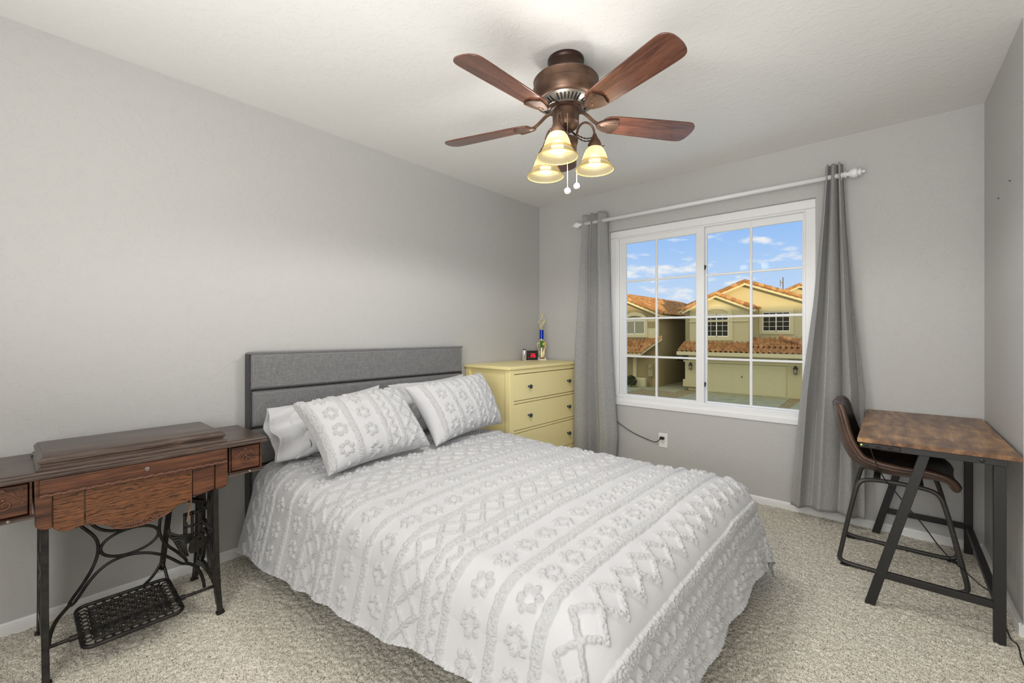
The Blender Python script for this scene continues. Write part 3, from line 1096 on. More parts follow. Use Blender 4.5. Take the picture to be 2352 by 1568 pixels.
dg = MB()
for i, ch in enumerate('206'):
    digit(dg, ch, -0.006 + i * 0.0165, 0.034, 0.010, 0.032, 0.0034)
ckbox(-0.030, -0.026, 0.0, 0.0012, 0.066, 0.069, dg)
ckbox(-0.030, -0.022, 0.0, 0.0012, 0.027, 0.030, dg)
dg.build('digits', M['red_led'], ck)

# trophy
tp = Vector((-2.520, 3.338, DZ))
tr_ = thing('trophy', tp, 'trophy with blue column, green plaque and cream figure on the yellow dresser', 'trophy')
tf = Vector((0.72, -0.69, 0)).normalized(); ts = Vector((-tf.y, tf.x, 0))


def tpp(a, d, z):
    return tp + ts * a + tf * d + Vector((0, 0, z))


def tpbox(a0, a1, d0, d1, z0, z1, mb_=None):
    return (mb_ or MB()).prism([tpp(a0, d0, z0), tpp(a1, d0, z0), tpp(a1, d1, z0), tpp(a0, d1, z0)], (0, 0, z1 - z0))


tpbox(-0.040, 0.040, -0.03, 0.03, 0, 0.012).add([tpp(a, d, z) for z, k in ((0.012, 1), (0.030, 0.75)) for a, d in ((-0.038 * k, -0.028 * k), (0.038 * k, -0.028 * k), (0.038 * k, 0.028 * k), (-0.038 * k, 0.028 * k))],
    [(3, 2, 1, 0), (4, 5, 6, 7), (0, 1, 5, 4), (1, 2, 6, 5), (2, 3, 7, 6), (3, 0, 4, 7)]).build('base', M['marble'], tr_)
MB().prism([tpp(-0.028, 0.0285, 0.013), tpp(0.028, 0.0285, 0.013), tpp(0.022, 0.0225, 0.028), tpp(-0.022, 0.0225, 0.028)], tf * 0.0015).build('name_plate', M['brass_plate'], tr_)
r_ = MB()
for sgn in (-1, 1):
    r_.tube(smooth([tpp(sgn * 0.006, 0, 0.03), tpp(sgn * 0.010, 0, 0.07), tpp(sgn * 0.030, 0, 0.105), tpp(sgn * 0.041, 0, 0.14), tpp(sgn * 0.034, 0, 0.165), tpp(sgn * 0.020, 0, 0.158)], 2), 0.0078, 8)
    for z in (0.045, 0.06, 0.075):
        r_.tube(smooth([tpp(sgn * 0.008, 0.004, z - 0.012), tpp(sgn * 0.022, 0.006, z), tpp(sgn * 0.028, 0.004, z + 0.016)], 2), 0.004, 6)
r_.tube([tpp(0, 0, 0.028), tpp(0, 0, 0.115)], 0.007, 10)
r_.build('leaf_cup', M['gold'], tr_)
tpbox(-0.023, 0.023, -0.012, 0.008, 0.115, 0.185).build('plaque_frame', M['gold'], tr_, bevel=0.002)
pq = tpbox(-0.020, 0.020, 0.008, 0.0105, 0.118, 0.182).build('plaque', M['green'], tr_)
MB().ball(tpp(0.018, 0.018, 0.152), 0.0135, 14, 10).build('ball', M['ball_yellow'], tr_)
MB().lathe([(0, 0), (0.013, 0), (0.017, 0.004), (0.021, 0.007), (0.021, 0.013), (0, 0.013)], 20, tpp(0, 0, 0.186)).build('collar', M['gold'], tr_)
MB().lathe([(0, 0), (0.021, 0), (0.022, 0.004), (0.016, 0.007), (0.012, 0.014), (0, 0.014)], 20, tpp(0, 0, 0.288)).build('collar', M['gold'], tr_)
MB().lathe([(0, 0), (0.0195, 0), (0.0195, 0.090), (0, 0.090)], 24, tpp(0, 0, 0.198)).build('column', M['blue_metal'], tr_)
fg = MB()                                         # a thin player stretching up with one leg bent
for pts, rr in (([(0.0, 0.302), (-0.004, 0.312), (0.012, 0.322), (0.022, 0.338), (0.014, 0.350)], 0.006), ([(-0.004, 0.306), (-0.014, 0.322), (0.004, 0.335), (0.014, 0.348)], 0.0065),
                ([(0.012, 0.346), (-0.016, 0.352), (-0.034, 0.358)], 0.004), ([(0.014, 0.348), (0.030, 0.372), (0.020, 0.398)], 0.0055), ([(-0.034, 0.357), (-0.012, 0.375), (0.006, 0.398), (0.008, 0.418)], 0.0045),
                ([(0.026, 0.362), (0.006, 0.372), (0.002, 0.384)], 0.004), ([(0.008, 0.415), (0.010, 0.446)], 0.0045), ([(-0.004, 0.425), (0.018, 0.430)], 0.004), ([(0.022, 0.358), (0.036, 0.362)], 0.0055)):
    fg.tube(smooth([tpp(a, 0, z) for a, z in pts], 2), rr, 8)
fg.ball(tpp(0.008, 0, 0.426), 0.008, 10, 8)
fg.build('figure', M['gold'], tr_)

# ================================================================== curtain rod, curtains
ROD_Y, ROD_Z = 3.385, 2.168
rod = thing('curtain_rod', (-1.15, ROD_Y, ROD_Z), 'white fluted curtain rod with turned finials above the window', 'curtain rod')
flute = [((1.0 if k % 2 == 0 else 0.88) * math.cos(2 * PI * k / 28), (1.0 if k % 2 == 0 else 0.88) * math.sin(2 * PI * k / 28)) for k in range(28)]
MB().tube([(-2.105, ROD_Y, ROD_Z), (-0.225, ROD_Y, ROD_Z)], 0.0165, sec=flute).build('pole', M['trim'], rod, ang=180)
fin = [(0.0, 0.0), (0.016, 0.0), (0.020, 0.006), (0.016, 0.012), (0.011, 0.016), (0.013, 0.022), (0.022, 0.030), (0.0275, 0.042), (0.029, 0.052), (0.027, 0.058), (0.0285, 0.061), (0.026, 0.064), (0.016, 0.068), (0.015, 0.070), (0.021, 0.073), (0.022, 0.078), (0.018, 0.083), (0.010, 0.086), (0.006, 0.089), (0.0085, 0.092), (0.0095, 0.097), (0.006, 0.102), (0.0, 0.103)]
MB().lathe(fin, 28, (-0.226, ROD_Y, ROD_Z), (1, 0, 0)).build('finial', M['trim'], rod, ang=50)
MB().lathe(fin, 28, (-2.100, ROD_Y, ROD_Z), (-1, 0, 0)).build('finial', M['trim'], rod, ang=50)
for x in (-0.243, -2.085):
    MB().box(x - 0.008, x + 0.008, YN - 0.012, YN, 2.06, 2.21).tube(smooth([(x, YN - 0.008, 2.075), (x, YN - 0.03, 2.11), (x, ROD_Y + 0.02, 2.145), (x, ROD_Y, 2.148)], 2), 0.008, 8).build('bracket', M['trim'], rod)


def curtain(xl, xr, yc, amp, nf, z0, z1, label, seed, hem=0.02):
    """xl, xr, amp: functions of height fraction (0 bottom, 1 top)"""
    n, m = 260, 90
    s_ = np.linspace(0, 1, n); z_ = np.linspace(0, 1, m)
    A, B = np.meshgrid(s_, z_, indexing='ij')
    XL = np.interp(B, *xl); XR = np.interp(B, *xr); AM = np.interp(B, *amp); YC = np.interp(B, *yc)
    ph = nf * A + 0.16 * np.sin(2 * PI * A * 1.7 + seed) + (1 - B) * 0.10 * np.sin(A * 9 + seed * 2)
    wv = np.sin(2 * PI * ph)
    sharp = wv * (1 + 0.10 * (1 - wv ** 2)) + 0.22 * np.sin(2 * PI * ph * 2.3 + seed) * (1 - 0.6 * B)
    irregular = 0.75 + 0.5 * vnoise(A * 5 + seed, B * 1.3, 1.0, seed)
    X = XL + (XR - XL) * (A + 0.030 * np.sin(4 * PI * ph) * (B * 0.6 + 0.2) / nf * 3)
    Y = YC - AM * sharp * irregular + 0.012 * (vnoise(A * 3, B * 9, 1.0, seed + 3) - 0.5) * (1 - B)
    Z = z0 + (z1 - z0) * B + hem * (vnoise(A * 4, A * 0, 1.0, seed + 5) - 0.5) * (1 - B) ** 8 
    o = grid_mesh('curtain', np.stack([X, Y, Z], -1), M['curtain'])
    md = o.modifiers.new('solid', 'SOLIDIFY'); md.thickness = 0.003
    return o


H_ = [0.0, 0.12, 0.35, 0.6, 0.85, 1.0]
c1 = curtain((H_, [-2.148, -2.150, -2.145, -2.125, -2.105, -2.092]), (H_, [-1.775, -1.76, -1.80, -1.83, -1.862, -1.868]), ([0, 0.45, 0.7, 1], [3.345, 3.348, 3.375, ROD_Y]), (H_, [0.042, 0.042, 0.040, 0.040, 0.038, 0.032]), 2.9, 0.075, 2.245,
             'grey linen curtain hanging left of the window beside the yellow dresser', 1.3)
tag(c1, c1.get('label') or 'grey linen curtain hanging between the yellow dresser and the window', 'curtain', 'grey curtains')
c2 = curtain((H_, [-0.505, -0.485, -0.445, -0.382, -0.338, -0.318]), (H_, [-0.126, -0.126, -0.132, -0.180, -0.216, -0.232]), ([0, 0.8, 1], [3.36, 3.375, ROD_Y]), (H_, [0.026, 0.034, 0.050, 0.046, 0.040, 0.030]), 2.75, 0.072, 2.245,
             '', 4.1)
tag(c2, 'grey linen curtain gathered behind the brown desk chair', 'curtain', 'grey curtains')

# ================================================================== outlet and cords
ot = thing('wall_outlet', (-1.399, YN, 0.331), 'white wall outlet under the window with a black plug in it', 'outlet')
MB().box(-1.435, -1.363, YN - 0.006, YN, 0.274, 0.388).build('cover_plate', M['white_plastic'], ot, bevel=0.003)
for z in (0.350, 0.312):
    rc = MB().prism([(-1.399 + 0.0165 * math.cos(t), YN - 0.006, z + 0.0145 * math.sin(t)) for t in [2 * PI * k / 20 for k in range(20)]], (0, -0.0015, 0)).build('socket', M['white_plastic'], ot)
    MB().box(-1.407, -1.405, YN - 0.0082, YN - 0.007, z - 0.001, z + 0.006).box(-1.394, -1.392, YN - 0.0082, YN - 0.007, z - 0.001, z + 0.006).box(-1.4015, -1.3965, YN - 0.0082, YN - 0.007, z - 0.010, z - 0.005).build('slots', M['slot'], rc)
pc = thing('power_cord', (-1.6, YN - 0.02, 0.35), 'black power cord sagging from behind the curtain to the wall outlet', 'power cord')
MB().box(-1.418, -1.384, YN - 0.036, YN - 0.008, 0.341, 0.362).build('plug', M['black_plastic'], pc, bevel=0.005)
MB().tube(smooth([(-1.84, YN - 0.03, 0.46), (-1.77, YN - 0.030, 0.420), (-1.66, YN - 0.012, 0.355), (-1.55, YN - 0.012, 0.325), (-1.465, YN - 0.020, 0.308), (-1.435, YN - 0.028, 0.318), (-1.412, YN - 0.030, 0.347)], 3), 0.0032, 8).build('cable', M['black_plastic'], pc)
for (y, z, lb) in ((2.86, 1.855, 'upper'), (3.10, 1.835, 'lower')):
    x = xe(y)
    mk = MB().bar((x - 0.001, y - 0.012, z - 0.004), (x - 0.001, y + 0.012, z + 0.003), 0.004, 0.003)
    tag(mk.build('wall_staple', M['slot']), 'small dark staple in the right wall, the ' + ('one nearer the ceiling' if lb == 'upper' else 'one nearer the window corner'), 'staple', 'staples in the right wall')

# ================================================================== desk
KX0, KX1, KY0, KY1, KZ = -0.118, 0.366, 2.470, 3.455, 0.730
dk = thing('desk', (0.12, 2.96, 0), 'narrow desk with rustic brown top and black metal frame in the right corner', 'desk')
MB().box(KX0, KX1, KY0, KY1, KZ - 0.018, KZ).build('desktop', M['rustic'], dk, bevel=0.0015)
MB().box(KX0 + 0.075, 0.330, KY0 + 0.006, KY0 + 0.036, KZ - 0.044, KZ - 0.018).build('end_rail', M['black_metal'], dk, bevel=0.002)
MB().box(KX0 + 0.075, 0.330, KY1 - 0.036, KY1 - 0.006, KZ - 0.044, KZ - 0.018).build('end_rail', M['black_metal'], dk, bevel=0.002)
for x in (0.085, 0.300):
    MB().box(x, x + 0.028, KY0 + 0.036, KY1 - 0.036, KZ - 0.044, KZ - 0.018).build('long_rail', M['black_metal'], dk, bevel=0.002)
for ya, yb in ((KY0 + 0.022, KY0 + 0.046), (KY1 - 0.046, KY1 - 0.022)):
    MB().box(0.294, 0.328, ya, yb, 0, KZ - 0.03).build('upright_leg', M['black_metal'], dk, bevel=0.002)
    MB().prism([(0.084, ya, KZ - 0.042), (0.118, ya, KZ - 0.042), (-0.058, ya, 0), (-0.094, ya, 0)], (0, yb - ya, 0)).build('slanted_leg', M['black_metal'], dk, bevel=0.002)
    MB().prism([(-0.034, ya + 0.003, 0.158), (-0.046, ya + 0.003, 0.128), (0.296, ya + 0.003, 0.128), (0.296, ya + 0.003, 0.158)], (0, yb - ya - 0.006, 0)).build('stretcher', M['black_metal'], dk, bevel=0.002)
MB().box(0.298, 0.324, KY0 + 0.046, KY1 - 0.046, 0.130, 0.156).build('long_stretcher', M['black_metal'], dk, bevel=0.002)
for x, y in ((0.262, KY0 + 0.006), (0.262, KY1 - 0.006)):
    MB().lathe([(0.0, -0.001), (0.008, 0.0), (0.008, 0.002), (0.005, 0.004), (0, 0.004)], 14, (x, y, KZ - 0.031), (0, -1, 0)).build('bolt', M['black_plastic'], dk)
us = MB().box(KX0 + 0.006, KX0 + 0.145, KY0 + 0.004, KY0 + 0.055, KZ - 0.042, KZ - 0.0185).build('usb_strip', M['black_plastic'], dk, bevel=0.004)
for x in (0.024, 0.064, 0.104):
    MB().box(KX0 + x, KX0 + x + 0.016, KY0 + 0.002, KY0 + 0.006, KZ - 0.034, KZ - 0.028).build('port', M['slot'], us)
MB().lathe([(0, 0), (0.003, 0), (0.003, 0.002), (0, 0.0025)], 10, (KX0 + 0.014, KY0 + 0.0045, KZ - 0.029), (0, -1, 0)).build('indicator_light', M['green_led'], us)
cb = MB().tube(smooth([(KX0 + 0.045, KY0 + 0.03, KZ - 0.045), (KX0 + 0.052, 2.53, 0.645), (-0.03, 2.575, 0.54), (0.010, 2.60, 0.485), (0.055, 2.60, 0.42), (0.100, 2.60, 0.365), (0.169, 2.65, 0.240), (0.247, 2.75, 0.145), (0.31, 2.93, 0.03), (0.34, 2.96, 0.010), (0.347, 2.80, 0.008), (0.345, 2.62, 0.008), (0.345, KY0 + 0.06, 0.010), (0.352, KY0 - 0.02, 0.045), (0.350, KY0 - 0.08, 0.012), (0.368, KY0 - 0.20, 0.008), (0.362, KY0 - 0.34, 0.008), (0.40, KY0 - 0.42, 0.008)], 3), 0.0026, 8).build('usb_cable', M['black_plastic'])
tag(cb, 'thin black cable hanging from the desk and trailing over the carpet', 'cable')
cb = MB().tube(smooth([(0.62, 1.98, 0.008), (0.44, 2.03, 0.010), (0.360, 2.035, 0.010), (0.335, 1.99, 0.008), (0.345, 1.90, 0.008), (0.375, 1.80, 0.008), (0.42, 1.72, 0.008)], 3), 0.0026, 8).build('floor_cord', M['black_plastic'])
tag(cb, 'loop of black cord lying on the carpet nearest the camera at the right edge', 'cord')

# ================================================================== chair
ch = thing('chair', (0.02, 3.04, 0), 'brown leather bucket chair with dark sled legs tucked under the desk', 'chair')
side = smooth([(-0.246, 0.820), (-0.240, 0.760), (-0.224, 0.660), (-0.196, 0.570), (-0.155, 0.505), (-0.085, 0.478), (0.02, 0.474), (0.11, 0.482), (0.172, 0.488), (0.198, 0.480), (0.208, 0.462)], 3)
ns = len(side)
hw = np.interp(np.linspace(0, 1, ns), [0, 0.05, 0.12, 0.40, 0.55, 0.80, 0.93, 1.0], [0.125, 0.155, 0.172, 0.188, 0.205, 0.205, 0.192, 0.170])
cup = np.interp(np.linspace(0, 1, ns), [0, 0.1, 0.35, 0.5, 0.7, 0.9, 1.0], [0.020, 0.035, 0.055, 0.060, 0.045, 0.015, 0.004])


def shell(t_off, kk=1.0, edge=1.0):
    Pn = np.zeros((ns, 41, 3))
    for i in range(ns):
        a = side[max(i - 1, 0)]; b_ = side[min(i + 1, ns - 1)]
        t = Vector((b_[0] - a[0], b_[1] - a[1])).normalized()
        nn = Vector((-t[1], t[0]))                # towards the sitter
        if nn[0] < 0 and nn[1] < 0:
            nn = -nn
        for j in range(41):
            v = (j - 20) / 20.0
            off = cup[i] * abs(v) ** 3.2 + t_off
            Pn[i, j] = (side[i][0] + nn[0] * off, 3.035 + v * hw[i] * kk, side[i][1] + nn[1] * off)
    return Pn


inn = shell(0.022, 0.97)
outr = shell(0.0)
loop_r = []
sh = MB()
n_, m_ = inn.shape[:2]
vs_ = [tuple(p) for p in outr.reshape(-1, 3)]
fs = [(i * m_ + j, (i + 1) * m_ + j, (i + 1) * m_ + j + 1, i * m_ + j + 1) for i in range(n_ - 1) for j in range(m_ - 1)]
sh.add(vs_, fs)
o = sh.build('seat_shell', M['leather'], ch, ang=180, solid=0.010)
sh = MB().add([tuple(p) for p in inn.reshape(-1, 3)], fs)
sh.build('seat_lining', M['leather_in'], ch, ang=180, solid=0.012)
border = [outr[i, 0] for i in range(n_)] + [outr[n_ - 1, j] for j in range(1, m_)] + [outr[i, m_ - 1] for i in range(n_ - 2, -1, -1)] + [outr[0, j] for j in range(m_ - 2, 0, -1)]
bi = [inn[i, 0] for i in range(n_)] + [inn[n_ - 1, j] for j in range(1, m_)] + [inn[i, m_ - 1] for i in range(n_ - 2, -1, -1)] + [inn[0, j] for j in range(m_ - 2, 0, -1)]
mid = [Vector((a + b_) / 2) for a, b_ in zip(border, bi)]
MB().tube(mid, 0.0125, 10, closed=True).build('rolled_edge', M['leather'], ch, ang=180)
MB().tube([Vector(q) + Vector((0, -0.006, 0)) for q in [0.72 * np.array(a) + 0.28 * np.array(b_) for a, b_ in zip(border, bi)][2:n_ - 4]], 0.0022, 6).build('stitching', M['tan'], ch, ang=180)
for y in (2.835, 3.235):
    sgn = 1 if y < 3.0 else -1
    pts = smooth([(-0.02, y + sgn * 0.05, 0.452), (-0.095, y + sgn * 0.035, 0.450), (-0.128, y + sgn * 0.028, 0.435), (-0.145, y + sgn * 0.022, 0.39), (-0.205, y, 0.060), (-0.210, y, 0.022), (-0.170, y, 0.011), (-0.10, y, 0.010), (0.15, y, 0.010), (0.225, y, 0.012), (0.258, y, 0.030), (0.252, y, 0.075), (0.185, y + sgn * 0.022, 0.39), (0.165, y + sgn * 0.028, 0.435), (0.130, y + sgn * 0.035, 0.450), (0.05, y + sgn * 0.045, 0.452)], 2, True)
    MB().tube(pts, 0.0105, 12, closed=True).build('sled_leg', M['grey_tube'], ch, ang=180)
    for x in (-0.185, 0.235):
        MB().box(x - 0.02, x + 0.02, y - 0.013, y + 0.013, -0.002, 0.006).build('foot_pad', M['black_plastic'], ch, bevel=0.002)
    MB().lathe([(0, 0), (0.007, 0), (0.007, 0.003), (0, 0.004)], 12, (0.2105, y + sgn * 0.0137 - 0.0100, 0.27), (0, -1, 0)).build('bolt', M['grey_tube'], ch)
for x in (-0.06, 0.10):
    MB().box(x - 0.014, x + 0.014, 2.875, 3.195, 0.447, 0.462).build('cross_bar', M['grey_tube'], ch, bevel=0.002)

# ================================================================== ceiling fan
FC = Vector((-1.13, 1.68, 0))
fan = thing('ceiling_fan', (FC.x, FC.y, ZC), 'bronze ceiling fan with five walnut blades and three lit amber glass shades', 'ceiling fan')


def rad(a):
    a = math.radians(a)
    return FW * math.cos(a) + RT * math.sin(a)


def fp(a, r, z):
    q = rad(a)
    return Vector((FC.x + q.x * r, FC.y + q.y * r, z))


c0 = (FC.x, FC.y, 0)
MB().lathe([(0, 2.44), (0.082, 2.44), (0.083, 2.428), (0.078, 2.420), (0.080, 2.405), (0.082, 2.385), (0.078, 2.362), (0.074, 2.350), (0, 2.35)][::-1], 40, c0).build('canopy', M['dark_bronze'], fan)
MB().lathe([(0, 2.358), (0.078, 2.358), (0.125, 2.352), (0.143, 2.344), (0.149, 2.336), (0.147, 2.332), (0.1475, 2.302), (0.152, 2.298), (0.153, 2.282), (0.151, 2.266), (0.144, 2.252), (0.132, 2.244), (0.124, 2.242), (0, 2.242)][::-1], 56, c0).build('motor_housing', M['bronze'], fan)
MB().lathe([(0.126, 2.244), (0.122, 2.239), (0.078, 2.220), (0.072, 2.219), (0, 2.219)][::-1], 56, c0).build('vent_ring', M['pewter'], fan)
vt = MB()
for k in range(40):
    a = 9 * k
    if k % 8 in (0,):
        continue
    q = rad(a); tq = Vector((q.y, -q.x, 0))
    p0 = Vector((FC.x, FC.y, 2.2375)) + q * 0.113; p1 = Vector((FC.x, FC.y, 2.2215)) + q * 0.085
    vt.bar(p0, p1, 0.0075, 0.005)
vt.build('vent_slots', M['slot'], fan)
MB().lathe([(0, 2.226), (0.068, 2.226), (0.070, 2.220), (0.070, 2.208), (0.064, 2.205), (0, 2.205)][::-1], 40, c0).build('flywheel', M['dark_bronze'], fan)
MB().lathe([(0, 2.208), (0.060, 2.208), (0.061, 2.202), (0.0595, 2.150), (0.061, 2.147), (0.055, 2.140), (0.052, 2.132), (0.044, 2.128), (0.036, 2.118), (0.024, 2.114), (0.014, 2.110), (0.0125, 2.092), (0.018, 2.088), (0.022, 2.080), (0, 2.08)][::-1], 40, c0).build('switch_housing', M['bronze'], fan)
MB().lathe([(0, 2.082), (0.030, 2.082), (0.052, 2.078), (0.056, 2.070), (0.054, 2.058), (0.046, 2.044), (0.030, 2.034), (0.018, 2.028), (0.012, 2.018), (0.008, 2.012), (0.010, 2.006), (0.0, 2.000)][::-1], 40, c0).build('light_hub', M['bronze'], fan)
BZ = 2.166
for k in range(5):
    a = 78.5 + 72 * k
    q = rad(a); tr = q.cross(Vector((0, 0, 1)))
    pit = math.radians(12.5)
    T_ = tr * math.cos(pit) + Vector((0, 0, math.sin(pit)))
    Nn = q.cross(T_)
    if Nn.z < 0:
        Nn = -Nn
    B0 = Vector((FC.x, FC.y, BZ))
    r0, r1 = 0.172, 0.635
    out = []
    pts = [(r0, -0.018), (r0 + 0.006, -0.040), (r0 + 0.035, -0.056), (0.30, -0.060), (0.45, -0.065), (0.575, -0.069), (0.605, -0.066), (0.622, -0.054), (0.634, -0.022), (0.636, 0.02), (0.630, 0.045), (0.610, 0.066), (0.58, 0.069), (0.45, 0.065), (0.30, 0.060), (r0 + 0.035, 0.056), (r0 + 0.006, 0.040), (r0, 0.018)]
    pts = smooth([(x, y, 0) for x, y in pts], 2, closed=True)
    # blade built along local X so that its grain follows it
    mbb = MB().prism([(p_.x, p_.y, -0.003) for p_ in pts], (0, 0, 0.006))
    me_parent = fan
    bl = mbb.build('blade', M['walnut'], None, ang=40, bevel=0.0012)
    for v in bl.data.vertices:
        v.co = v.co + bl.location
    bl.parent = fan
    R3 = Matrix((q, T_, q.cross(T_))).transposed()
    bl.matrix_local = Matrix.Translation(B0 - ORG[fan]) @ R3.to_4x4()
    ORG[bl] = ORG[fan]
    lp = lambda x, y, z: B0 + q * x + T_ * y + (q.cross(T_)) * z
    dn = -1 if (q.cross(T_)).z > 0 else 1
    # blade iron: arm from the flywheel, then a shell-shaped plate under the blade
    ar = smooth([fp(a, 0.060, 2.214), fp(a, 0.095, 2.206), fp(a, 0.130, 2.176), fp(a, 0.165, BZ - 0.010), fp(a, 0.190, BZ - 0.008)], 2)
    sec = [(0.006 * math.cos(2 * PI * i / 10), 0.012 * math.sin(2 * PI * i / 10)) for i in range(10)]
    ir = MB().tube(ar, 1.0, sec=sec, up=(0, 0, 1))
    pl = [(0.150, -0.012), (0.165, -0.026), (0.190, -0.038), (0.222, -0.047), (0.240, -0.046), (0.243, -0.030), (0.252, -0.014), (0.256, 0.0), (0.252, 0.014), (0.243, 0.030), (0.240, 0.046), (0.222, 0.047), (0.190, 0.038), (0.165, 0.026), (0.150, 0.012)]
    ir.prism([lp(x, y, dn * 0.003) for x, y in pl], (q.cross(T_)) * dn * 0.009)
    for i in range(4):
        yy = 0.044 - i * 0.007
        ir.tube(smooth([lp(0.160, yy * 0.35, dn * 0.012), lp(0.19, yy * 0.75, dn * 0.0125), lp(0.236, yy, dn * 0.0125)], 2), 0.0022, 6)
    ir.build('blade_iron', M['bronze'], fan, ang=40)
for k in range(3):
    a = 82 + 120 * k
    LZ = 1.946
    cx_ = fp(a, 0.137, 0)
    arm = smooth([fp(a, 0.046, 2.070), fp(a, 0.050, 2.100), fp(a, 0.060, 2.140), fp(a, 0.085, 2.163), fp(a, 0.112, 2.160), fp(a, 0.132, 2.138), fp(a, 0.137, 2.108), fp(a, 0.137, 2.09)], 3)
    lk = MB().tube(arm, 0.0052, 10).build('lamp_arm', M['bronze'], fan, ang=180)
    # twisted wires from the switch housing to the lamp holder
    for s_ in (0, 1):
        base = smooth([fp(a - 8, 0.030, 2.118), fp(a - 14, 0.06, 2.108 - 0.012 * s_), fp(a - 8, 0.10, 2.092 - 0.014 * s_), fp(a, 0.136, 2.098 - 0.006 * s_)], 3)
        wire = MB()
        for tw in (0, PI):
            wire.tube([b_ + Vector((0, 0, 0.0022 * math.sin(i * 1.1 + tw))) + RT * 0.0022 * math.cos(i * 1.1 + tw) for i, b_ in enumerate(base)], 0.0018, 5)
        wire.build('twisted_wire', M['dark_bronze'], fan, ang=180)
    hd = MB().lathe([(0, 2.112), (0.008, 2.112), (0.010, 2.104), (0.013, 2.098), (0.016, 2.090), (0.025, 2.078), (0.028, 2.068), (0.031, 2.064), (0.032, 2.052), (0.033, 2.044), (0.030, 2.044), (0, 2.05)][::-1], 28, cx_).build('lamp_holder', M['bronze'], fan)
    for j in range(3):
        th = j * 120 + 20
        d_ = Vector((math.cos(math.radians(th)), math.sin(math.radians(th)), 0))
        MB().tube([cx_ + d_ * 0.028 + Vector((0, 0, 2.050)), cx_ + d_ * 0.042 + Vector((0, 0, 2.050))], 0.0022, 6).ball(cx_ + d_ * 0.042 + Vector((0, 0, 2.05)), 0.004, 8, 6).build('thumb_screw', M['dark_bronze'], hd)
    sp = [(0.0285, 2.050), (0.035, 2.046), (0.043, 2.035), (0.051, 2.018), (0.057, 2.000), (0.062, 1.984), (0.066, 1.974), (0.073, 1.964), (0.081, 1.955), (0.087, 1.947)]
    mbs = MB()
    rings = [[Vector((cx_.x + r * math.cos(2 * PI * i / 48), cx_.y + r * math.sin(2 * PI * i / 48), z)) for i in range(48)] for r, z in sp]
    mbs.loft(rings, caps=False)
    shd = mbs.build('lamp_shade', M['shade'], fan, ang=180)
    MB().tube([Vector((cx_.x + 0.0875 * math.cos(2 * PI * i / 48), cx_.y + 0.0875 * math.sin(2 * PI * i / 48), 1.9465)) for i in range(48)], 0.0022, 8, closed=True).build('shade_rim', M['shade_rim'], shd, ang=180)
    bnd = MB()
    for r, z in ((0.0635, 1.9815), (0.0665, 1.9755)):
        bnd.tube([Vector((cx_.x + r * math.cos(2 * PI * i / 48), cx_.y + r * math.sin(2 * PI * i / 48), z)) for i in range(48)], 0.0016, 6, closed=True)
    bnd.build('shade_band', M['shade_rim'], shd, ang=180)
    MB().ball((cx_.x, cx_.y, 1.990), 0.027, 16, 10, (1, 1, 1.1)).build('bulb', M['bulb'], fan, ang=180)
for (a, r, zb, zt) in ((180, 0.062, 1.823, 2.16), (60, 0.063, 1.876, 2.16)):
    top = fp(a, r, zt)
    pcn = MB()
    nb = int((zt - zb) / 0.0055)
    for i in range(nb):
        pcn.ball((top.x, top.y, zb + 0.012 + i * 0.0055), 0.0021, 6, 4)
    pcn.tube([(top.x, top.y, zb + 0.01), (top.x, top.y, zt)], 0.0007, 5)
    pch = pcn.build('pull_chain', M['chain'], fan, ang=180)
    MB().ball((top.x, top.y, zb), 0.0145, 10, 6).build('pull_ball', M['crystal'], pch, ang=10)

# ================================================================== old treadle sewing table
sm = thing('sewing_table', (-2.36, 0.355, 0), 'antique treadle sewing table with dark wooden cabinet on black iron legs', 'sewing table')
TX0, TX1, TZ = -2.575, -2.188, 0.718


def moulded_slab(y0, y1, x0, x1, prof):
    """rectangular slab whose edge follows prof: (inset, z)"""
    return MB().loft([[(x0 + i, y0 + i, z), (x1 - i, y0 + i, z), (x1 - i, y1 - i, z), (x0 + i, y1 - i, z)] for i, z in prof])


moulded_slab(-0.085, 0.795, TX0, TX1, [(0.006, 0.690), (0.0, 0.693), (-0.001, 0.699), (0.003, 0.704), (0.001, 0.709), (0.004, 0.715), (0.010, TZ)]).build('table_top', M['sew_top'], sm, ang=25)
moulded_slab(0.068, 0.636, -2.556, -2.200, [(0.0, TZ), (0.0, 0.722), (0.004, 0.727), (0.012, 0.731), (0.012, 0.738), (0.006, 0.742), (0.004, 0.750), (0.009, 0.757), (0.014, 0.762), (0.020, 0.7645)]).build('machine_lid', M['sew_top'], sm, ang=25)
for y in (0.10, 0.30, 0.60):
    MB().ball((-2.5 + 0.02, 0.0675, 0.7225), 0.004, 8, 6).build('lid_catch', M['iron'], sm) if y == 0.10 else None
ff = MB().box(-2.245, -2.192, 0.075, 0.635, 0.634, 0.690).build('fall_front', M['oak'], sm, bevel=0.004)
MB().lathe([(0, 0), (0.0075, 0), (0.0085, 0.002), (0.006, 0.004), (0.0045, 0.002), (0, 0.001)], 18, (-2.192, 0.362, 0.663), (1, 0, 0)).build('keyhole', M['pewter'], ff)
ct = MB()
k = 0
y = 0.082
while y < 0.632:
    ct.ball((-2.189, y, 0.634 + 0.0015 * math.sin(k * 2.1)), 0.0052, 8, 6, (0.7, 1.5, 0.9))
    if k % 3 == 0:
        ct.tube(ell((-2.187, y + 0.006, 0.636), 0.006, 0.004, (0, 1, 0), (0, 0, 1), 10), 0.0014, 5, closed=True)
    y += 0.0105
    k += 1
ct.build('carved_trim', M['carved'], sm, ang=180)
